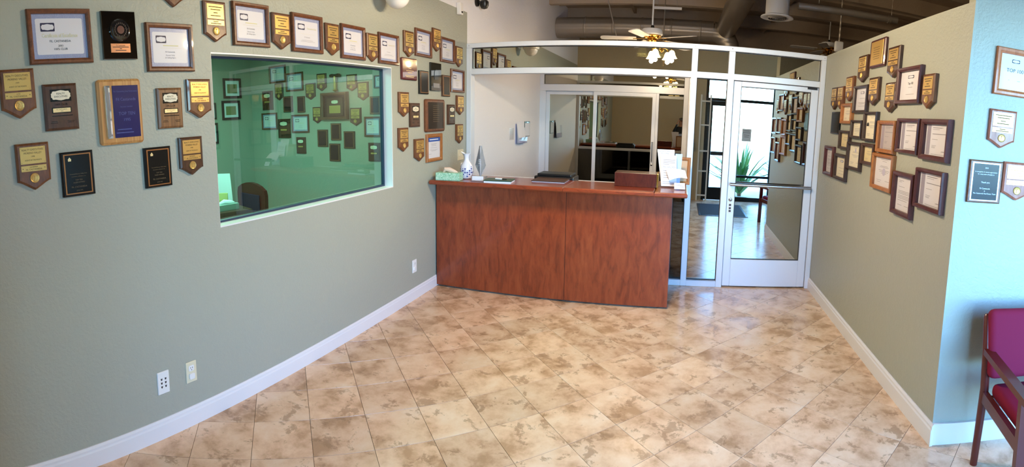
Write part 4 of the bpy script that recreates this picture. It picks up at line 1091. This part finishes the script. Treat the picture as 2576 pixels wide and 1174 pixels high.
t = empty('card_holder', (.015, 4.46, CT+.0006), .1, 'small stack of printed business cards leaning in a clear holder', 'card holder')
MB().rbox(-.05, .05, -.02, .03, 0, .008, .002).build('tray', ACRYL, t)
q = leaning(-.048, .048, -.05, .046, .0085, .06, -.012, .012, 'card_stack', PAPERP, t)
g = MB(); g.lines([(.05, .1, .5), (.042, .1, .8), (.03, .5, .9), (.024, .5, .9)], -.045, .045, 0, .003); g.v = [(x, -.012+.024*(z-.0085)/.0515-.0006, z) for x, y, z in g.v]; g.build('lettering', INKG, q)
t = empty('small_frame', (.005, 4.86, CT+.0006), -.05, 'small oak picture frame standing behind the paper stand', 'picture frame')
fr = MB().frame(.21, .26, .03, .018); fr.v = [(x, y+.04*(z+.13)/.26, z+.13) for x, y, z in fr.v]; fr.build('frame', OAK, t)
bx = MB().slab(rect(.17, .22), -.001, -.005); bx.v = [(x, y+.04*(z+.13)/.26, z+.13) for x, y, z in bx.v]; bx.build('print', mat('tan_print', 'C9A88A', .6), t)
t = empty('black_printer', (-1.2, 4.86, .7455), 0, 'black boxy printer behind the counter', 'printer')
MB().rbox(-.2, .2, -.13, .11, 0, .36, .01).build('body', PLASTB, t); MB().rbox(-.17, .17, -.12, .1, .3602, .385, .006).build('lid', PLASTB, t)
# papers on the white reception wall
def wall_holder(px_, label, kind):
    a = hit(px_[0], (px_[2]+px_[3])/2, 0, -L+.02); b = hit(px_[1], (px_[2]+px_[3])/2, 0, -L+.02); zt = hit((px_[0]+px_[1])/2, px_[2], 0, -L+.02).z; zb = hit((px_[0]+px_[1])/2, px_[3], 0, -L+.02).z
    w = b.y-a.y; h = zt-zb
    t = empty(kind, (-L+.0006, (a.y+b.y)/2, (zt+zb)/2), PI/2, label, 'wall holder' if kind == 'brochure_holder' else 'clipboard' if kind == 'clipboard' else 'notice')
    return t, w, h
t, w, h = wall_holder((1299, 1320, 311, 360), 'clear brochure holder with papers on the white reception wall', 'brochure_holder')
MB().slab(rect(w, h), 0, -.004).build('back_plate', ACRYL, t); MB().box(-w/2, w/2, -.06, -.057, -h/2, -h*.2).build('front_plate', ACRYL, t); MB().box(-w/2, w/2, -.057, -.004, -h/2, -h/2+.004).build('pocket_floor', ACRYL, t)
for k2 in range(3): MB().add([(-w*.42, -.045+.012*k2, -h/2+.006), (w*.42, -.045+.012*k2, -h/2+.006), (w*.4, -.03+.008*k2, h*.3+.05*k2), (-w*.42, -.02+.005*k2, h*.36+.03*k2)], [(0, 1, 2, 3)]).build('brochure', PAPERP, t)
t, w, h = wall_holder((1322, 1335, 305, 343), 'clipboard with a sheet hung on the white reception wall', 'clipboard')
MB().slab(rect(w, h), 0, -.006).build('board', PLASTB, t); MB().slab(rect(w*.9, h*.84, 0, -h*.04), -.0062, -.008).build('sheet', PAPERP, t); MB().rbox(-w*.2, w*.2, -.016, -.0085, h*.38, h*.46, .002).build('clip', CHROME, t)
t, w, h = wall_holder((1285, 1296, 322, 352), 'small plain notice sheet beside the brochure holder', 'notice')
MB().slab(rect(w, h), 0, -.001).build('sheet', PAPER, t); MB().lines([(h*(.4-.1*k2), .1, .9) for k2 in range(9)], -w/2, w/2, -.0014, h*.02).build('lettering', INKG, t)
# ------------------------------------------------------------------ ceiling fans with lights
def shade_mesh(c, r=.062, h=.105):
    m_ = MB(); prof = [(.018, h), (.03, h*.92), (.042, h*.7), (.05, h*.4), (.066, h*.12), (.074, 0)]
    loops = []
    for i, (rr, z) in enumerate(prof):
        lp = []
        for k3 in range(24):
            a = 2*PI*k3/24; q = rr*(1+(.05*math.cos(a*8) if i == 5 else 0)); lp.append((c[0]+q*math.cos(a), c[1]+q*math.sin(a), c[2]+z))
        loops.append(lp)
    return m_.rings(loops)
def fan(x, y, zb, label, power, rot=0, lamp_name='fan_lamp'):
    """zb: height of the blades"""
    t = empty('ceiling_fan', (x, y, CEIL), rot, label, 'ceiling fan')
    z = zb-CEIL
    MB().lathe([(.055, -.0005), (.06, -.03), (.03, -.07)], (0, 0, 0), 20).build('canopy', PLASTW, t, True)
    MB().tube([(0, 0, -.06), (0, 0, z+.17)], .011, 10).build('downrod', PLASTW, t, True)
    MB().lathe([(.018, z+.175), (.024, z+.15), (.02, z+.132)], (0, 0, 0), 14).build('rod_collar', PLASTB, t, True)
    MB().lathe([(.03, z+.131), (.125, z+.125), (.135, z+.11), (.135, z+.06), (.12, z+.048)], (0, 0, 0), 32).build('motor_housing', PLASTW, t, True)
    MB().lathe([(.118, z+.0478), (.125, z+.035), (.1, z+.012), (.06, z+.004)], (0, 0, 0), 32).build('brass_band', BRASS, t, True)
    for k3 in range(5):
        a = 2*PI*k3/5+.3; ca, sa = math.cos(a), math.sin(a)
        def T(r, s, zz): return (r*ca-s*sa, r*sa+s*ca, zz)
        q = MB(); pts = [(.2, -.055), (.62, -.068), (.655, -.05), (.665, 0), (.655, .05), (.62, .068), (.2, .055)]
        n = len(pts); q.add([T(r, s, z+.004+s*.16) for r, s in pts]+[T(r, s, z+.011+s*.16) for r, s in pts], [tuple(range(n)), tuple(reversed(range(n, 2*n)))]+[(i, i+n, (i+1) % n+n, (i+1) % n) for i in range(n)])
        bl = q.build('blade', mat('white_blade', 'DAD2CC', .5), t)
        MB().beam(T(.09, 0, z+.004), T(.24, 0, z+.0), .03, .006, Vector((-sa, ca, 0))).build('blade_iron', BRASS, bl)
    MB().lathe([(.06, z+.003), (.066, z-.02), (.05, z-.05), (.03, z-.07), (.034, z-.09), (.012, z-.11), (.004, z-.12)], (0, 0, 0), 24).build('light_hub', BRASS, t, True)
    for k3 in range(4):
        a = PI/2*k3+.5; ca, sa = math.cos(a), math.sin(a)
        ar = MB().tube([(.04*ca, .04*sa, z-.04), (.11*ca, .11*sa, z-.05), (.15*ca, .15*sa, z-.06), (.16*ca, .16*sa, z-.085)], .008, 8).build('light_arm', BRASS, t, True)
        c = (.162*ca, .162*sa, z-.2)
        sh = shade_mesh(c).build('lamp_shade', SHADE if power else mat('unlit_frosted_glass', 'EFE9DE', .4), t, True)
        MB().lathe([(.006, .0), (.024, .016), (.028, .036), (.018, .062), (.012, .075)], (c[0], c[1], c[2]+.008), 14).build('bulb', BULB if power else mat('unlit_bulb', 'EDEAE4', .3), sh, True)
        if not power: continue
        li = bpy.data.lights.new(lamp_name, 'POINT'); li.energy = power; li.color = (1, .80, .54); li.shadow_soft_size = .03
        lo_ = bpy.data.objects.new(lamp_name, li); COL.objects.link(lo_); lo_.parent = t; lo_.location = (c[0], c[1], c[2]-.03)
    MB().tube([(.03, 0, z-.1), (.03, 0, z-.3)], .0015, 5).build('pull_chain', BRASS, t)
    return t
PF = 30
fan(-.32, 3.15, 2.72, 'white ceiling fan with four glass shades hung in front of the reception counter', PF, 0, 'fan_lamp_offscreen')
fan(-.43, 6.6, 2.70, 'white and brass ceiling fan with lit glass shades over the reception desk', PF*.28, .35)
fan(2.42, 8.5, 3.05, 'white and brass ceiling fan hung far behind the glass door', 0, .2)
# ------------------------------------------------------------------ ducts and ceiling services
ZDU = 3.245
t = empty('main_duct', (-L, 9.0, ZDU), 0, 'thick round duct running across behind the reception fan', 'duct')
MB().lathe([(.175, .002), (.175, 2.75)], (0, 0, 0), 32, 'x').build('duct_run', DUCT, t, True)
for k2 in range(5): MB().lathe([(.178, .5+.5*k2), (.184, .51+.5*k2), (.184, .53+.5*k2), (.178, .54+.5*k2)], (0, 0, 0), 32, 'x').build('band', DUCT, t, True)
el = [(2.752+.3*math.sin(a), 0, -.3+.3*math.cos(a)) for a in [PI/2*k2/5 for k2 in range(6)]]
MB().tube(el, .175, 20).build('elbow', DUCT, t, True)
t = empty('branch_duct', (.68, 0, ZDU+.03), 0, 'shiny spiral duct running overhead towards the front', 'duct')
m = MB(); seg = [(.165+.005*(k2 % 2), 3.3+.055*k2) for k2 in range(99)]; m.lathe(seg, (0, 0, 0), 28, 'y'); m.build('duct_run', mat('spiral_steel', 'B5ABA0', .3, .85), t, True)
for y_ in (4.4, 6.2, 8.0): MB().tube([(0, y_, .168), (0, y_, CEIL-ZDU-.0305)], .005, 6).build('hanger_strap', DUCT, t)
t = empty('air_diffuser', (1.05, 6.0, 2.955), 0, 'round white ceiling air diffuser with ringed grille', 'air vent')
MB().lathe([(.14, .795), (.14, .03)], (0, 0, 0), 32).build('drop_duct', mat('white_duct', 'D2CCC6', .5), t, True)
MB().lathe([(.141, .029), (.19, .012), (.195, .0), (.15, -.004), (.12, .01)], (0, 0, 0), 32).build('flange', PLASTW, t, True)
for k2 in range(4): MB().lathe([(.115-.027*k2, .008), (.105-.027*k2, -.012), (.1-.027*k2, -.012), (.11-.027*k2, .008)], (0, 0, 0), 28, 'z', False).build('ring', mat('grey_grille', '6A625C', .5), t, True)
t = empty('conduit_pipe', (1.3, 6.02, 3.13), 0, 'slim round pipe running to the right wall below the ceiling', 'pipe')
MB().tube([(0, 0, 0), (1.28, 0, .02)], .042, 14).build('pipe_run', DUCT, t, True)
for x_ in (.25, 1.2): MB().tube([(x_, 0, .06), (x_, 0, CEIL-3.1305-.22 if False else CEIL-3.131)], .004, 6).build('hanger_rod', DUCT, t)
MB().lathe([(.05, 1.15), (.05, 1.19)], (0, 0, .017), 14, 'x').build('coupling', DUCT, t, True)
p = hit(2110, 118, 1, 6.3)
t = empty('hanging_sensor', (p.x, p.y, CEIL), 0, 'white rounded box hung on a slim pole above the glass door', 'sensor')
MB().tube([(0, 0, -.0005), (0, 0, p.z-CEIL+.07)], .012, 8).build('pole', DUCT, t, True)
MB().rbox(-.058, .058, -.03, .03, p.z-CEIL-.065, p.z-CEIL+.07, .02, 3).build('box', PLASTW, t, True)
for x_, y_, ln, lb in ((-.36, 8.4, .3, 'thin bare rod hanging behind the reception fan'), (-1.3, 8.0, .4, 'slanted brace rod under the ceiling near the white wall')):
    t = empty('hanger_rod', (x_, y_, CEIL), 0, lb, 'rod'); MB().tube([(0, 0, -.0005), (.0 if ln < .35 else .25, 0, -.5-ln)], .008, 8).build('rod', DUCT, t)
    MB().lathe([(.025, -.0006), (.025, -.008)], (0, 0, 0), 12).build('rod_plate', DUCT, t)
t = empty('strip_light', (-.3, 7.8, CEIL-.42), 0, 'slim white strip light fixture under the ceiling', 'strip light')
MB().rbox(-.22, .22, -.02, .02, 0, .035, .004).build('housing', PLASTW, t)
for x_ in (-.15, .15): MB().tube([(x_, 0, .035), (x_*.8, 0, .4195)], .004, 6).build('hanger', DUCT, t)

# ------------------------------------------------------------------ armchair against the return wall
def armchair(loc, rz, label):
    t = empty('armchair', loc, rz, label, 'armchair')
    # local: faces -y, centre of the seat at x=0
    wd = .29
    for sx in (-1, 1):
        x = sx*wd
        m_ = MB(); m_.tube([(x, .25, 0), (x, .21, .44), (x, .23, .63), (x, .275, .80), (x, .28, .815)], [.02, .024, .025, .022, .012], 14)
        m_.build('rear_leg', CHAIRW, t, True)
        MB().beam((x, -.27, 0), (x, -.25, .605), .05, .035).build('front_leg', CHAIRW, t)
        q = MB().beam((x, .215, .635), (x, -.30, .62), .05, .032, Vector((1, 0, 0))); q.build('armrest', CHAIRW, t)
        MB().beam((x, .21, .40), (x, -.25, .40), .03, .06, Vector((1, 0, 0))).build('side_rail', CHAIRW, t)
    m_ = MB(); m_.rbox(-wd+.03, wd-.03, -.27, .2, .40, .475, .03, 4); m_.build('seat', FABRIC, t, True)
    m_ = MB(); m_.rbox(-wd-.004, wd+.004, -.045, .035, -.165, .185, .035, 4)
    a = math.radians(-13); m_.v = [(x, .222+y*math.cos(a)-z*math.sin(a), .665+y*math.sin(a)+z*math.cos(a)) for x, y, z in m_.v]
    m_.build('backrest', FABRIC, t, True)
    MB().beam((-wd, .2, .37), (wd, .2, .37), .05, .025, Vector((0, 0, 1))).build('rear_rail', CHAIRW, t)
    return t
armchair((1.79, 1.77, 0), JA, 'mahogany armchair with magenta upholstery standing against the pale return wall')

# ------------------------------------------------------------------ things by the street front (seen mirrored in the glass)
t = empty('floor_mat', (.85, .62, .0006), 0, 'dark entrance mat inside the street door', 'mat')
MB().rbox(-.45, .45, -.7, .6, 0, .008, .003).build('mat_rubber', PLASTB, t); MB().box(-.41, .41, -.66, .56, .0082, .011).build('mat_pile', DARKCARPET, t)
t = empty('ladder_rack', (.50, YF+.1, 0), 0, 'white ladder-like metal rack beside the street door', 'rack')
for x_ in (-.1, .1): MB().box(x_-.015, x_+.015, -.02, .02, .0005, 2.25).build('upright', PLASTW, t)
for z_ in (.1, .62, 1.05, 1.6, 2.1): MB().box(-.085, .085, -.012, .012, z_, z_+.03).build('rung', PLASTW, t)
def plant(x, y, n, h, seed, label):
    rr = random.Random(seed); t = empty('spiky_plant', (x, y, -.02), 0, label, 'plant')
    for k3 in range(n):
        a = rr.random()*2*PI; ln = h*(.6+.5*rr.random()); up = .45+.5*rr.random(); w = .045+.03*rr.random(); ca, sa = math.cos(a), math.sin(a)
        lo_ = []
        for j in range(5):
            u = j/4; r_ = .04+ln*(1-up)*u*1.2; z_ = .05+ln*up*u*(1.25-.45*u)+rr.random()*.01; ww = w*(1-u)**.6*(0.6 if j == 0 else 1)
            lo_.append([(r_*ca-ww*sa, r_*sa+ww*ca, z_+.012), (r_*ca, r_*sa, z_), (r_*ca+ww*sa, r_*sa-ww*ca, z_+.012)])
        MB().rings(lo_, False).build('leaf', LEAF, t)
    MB().lathe([(.05, 0), (.06, .1), (.03, .2)], (0, 0, 0), 10).build('stem', mat('brown_stem', '6A5238', .8), t)
plant(1.45, -1.6, 60, 1.6, 1, 'spiky green plant outside the street window, beside the door')
plant(2.7, -2.1, 50, 1.5, 2, 'spiky green plant outside the street window, in the middle')
plant(3.9, -1.9, 40, 1.4, 3, 'spiky green plant outside the street window, farthest from the door')
t = empty('window_notice', (1.42, YF-.055, 1.45), PI, 'printed paper notice taped inside the street window', 'notice')
MB().slab(rect(.2, .27), .0, -.001).build('sheet', PAPERP, t); MB().lines([(.09, .2, .8), (.05, .1, .9), (.0, .2, .8), (-.04, .25, .75)], -.1, .1, -.0014, .012).build('lettering', INKG, t)

# ------------------------------------------------------------------ the photographer (seen mirrored in the glass)
def person():
    V, E, Rr = [], [], []
    def v(p, r, prev=None):
        V.append(p); Rr.append(r)
        if prev is not None: E.append((prev, len(V)-1))
        return len(V)-1
    y = -.33
    pel = v((0, y, .95), .125)
    wai = v((0, y, 1.1), .115, pel); che = v((0, y+.005, 1.28), .135, wai); upc = v((0, y, 1.41), .105, che)
    nk = v((0, y, 1.49), .052, upc); h0 = v((0, y+.02, 1.56), .07, nk); h1 = v((0, y+.015, 1.635), .09, h0); h2 = v((0, y, 1.70), .08, h1); v((0, y-.005, 1.735), .05, h2)
    v((0, y+.125, 1.605), .013, h1)
    for sx in (-1, 1):
        a = v((sx*.09, y, .87), .095, pel); k_ = v((sx*.1, y+.02, .5), .062, a); c = v((sx*.105, y+.005, .32), .056, k_); an = v((sx*.11, y, .09), .04, c); ft = v((sx*.12, y+.05, .045), .04, an); v((sx*.13, y+.16, .035), .032, ft)
        s0 = v((sx*.15, y, 1.405), .07, upc); s1 = v((sx*.2, y+.01, 1.38), .06, s0); el_ = v((sx*.25, y+.1, 1.2), .046, s1); fo = v((sx*.2, y+.18, 1.38), .04, el_); wr = v((sx*.125, y+.25, 1.575), .027, fo)
        pm = v((sx*.098, y+.268, 1.635), .025, wr)
        for j, (dz, ln) in enumerate(((.045, .034), (.03, .04), (.014, .038), (-.002, .03))):
            f0 = v((sx*.092, y+.285-.004*j, 1.655+dz*.75), .0095, pm); f1 = v((sx*(.092-ln*.35), y+.298, 1.662+dz*.85), .0085, f0); v((sx*(.092-ln), y+.2915, 1.664+dz*.8), .0075, f1)
        t0 = v((sx*.085, y+.25, 1.64), .011, pm); t1 = v((sx*.066, y+.258, 1.662), .0095, t0); v((sx*.05, y+.266, 1.676), .008, t1)
    me = bpy.data.meshes.new('person_base'); me.from_pydata(V, E, [])
    o = bpy.data.objects.new('person_base', me); COL.objects.link(o)
    o.modifiers.new('skin', 'SKIN')
    for i, r in enumerate(Rr):
        sv = me.skin_vertices[0].data[i]; sv.radius = (r*1.0, r*1.0); sv.use_root = (i == 0)
    for i in (1, 2, 3): me.skin_vertices[0].data[i].radius = (Rr[i]*1.3, Rr[i]*.85)
    sb = o.modifiers.new('sub', 'SUBSURF'); sb.levels = 2; sb.render_levels = 2
    dg = bpy.context.evaluated_depsgraph_get()
    bm_ = bpy.data.meshes.new_from_object(o.evaluated_get(dg)); bpy.data.objects.remove(o)
    SKIN = mat('skin', 'C08A6C', .5); JK = mat('dark_jacket_cloth', '24262A', .85); TR = mat('dark_trouser_cloth', '2A2C34', .9); SHOE = mat('black_shoe_leather', '141414', .4)
    bm_.materials.clear()
    for q in (SKIN, JK, TR, SHOE): bm_.materials.append(q)
    for p in bm_.polygons:
        c = p.center; p.use_smooth = True
        if c.z > 1.475 and abs(c.x) < .085 and c.y < -.12: p.material_index = 0
        elif c.z > 1.55 and c.y > -.12: p.material_index = 0
        elif c.z > .93: p.material_index = 1
        elif c.z > .085: p.material_index = 2
        else: p.material_index = 3
    root = empty('person', (0, 0, 0), 0, 'person in a dark jacket holding a phone up with both hands, mirrored in glass', 'person')
    zmin = min(q.co.z for q in bm_.vertices)
    b = link('body', bm_, None, root); b.location.z = -zmin+.0006
    m_ = MB(); loops = []
    for i in range(7):
        a = math.radians(-12+16*i); r = math.cos(a); loops.append([(.098*r*math.cos(t_), y-.012+.108*r*math.sin(t_)-.0, 1.665+.092*math.sin(a)+(.02 if math.sin(t_) > .3 else -.03*max(0, -math.sin(t_)))*(1 if i < 2 else 0)) for t_ in [2*PI*k_/20 for k_ in range(20)]])
    m_.rings(loops, True, True).build('hair', mat('dark_hair', '2A201A', .6), root, True)
    for sx in (-1, 1): MB().lathe([(.002, -.012), (.011, -.006), (.012, 0), (.008, .007)], (sx*.032, y+.083, 1.645), 10, 'y').build('eye', mat('eye_white', 'E8E4DE', .3), root, True)
    MB().box(-.024, .024, y+.103, y+.106, 1.553, 1.561).build('mouth', mat('lip', '8C4A40', .5), root)
    ph = empty('phone', (0, 0, 0), 0, 'black phone held up in the hands of the person', 'phone')
    MB().rbox(-.07, .07, -.05, -.043, 1.665, 1.735, .003).build('phone_body', PLASTB, ph)
    MB().lathe([(.006, 0), (.006, .001)], (.055, -.0425, 1.72), 12, 'y').build('lens', CHROME, ph)
person()
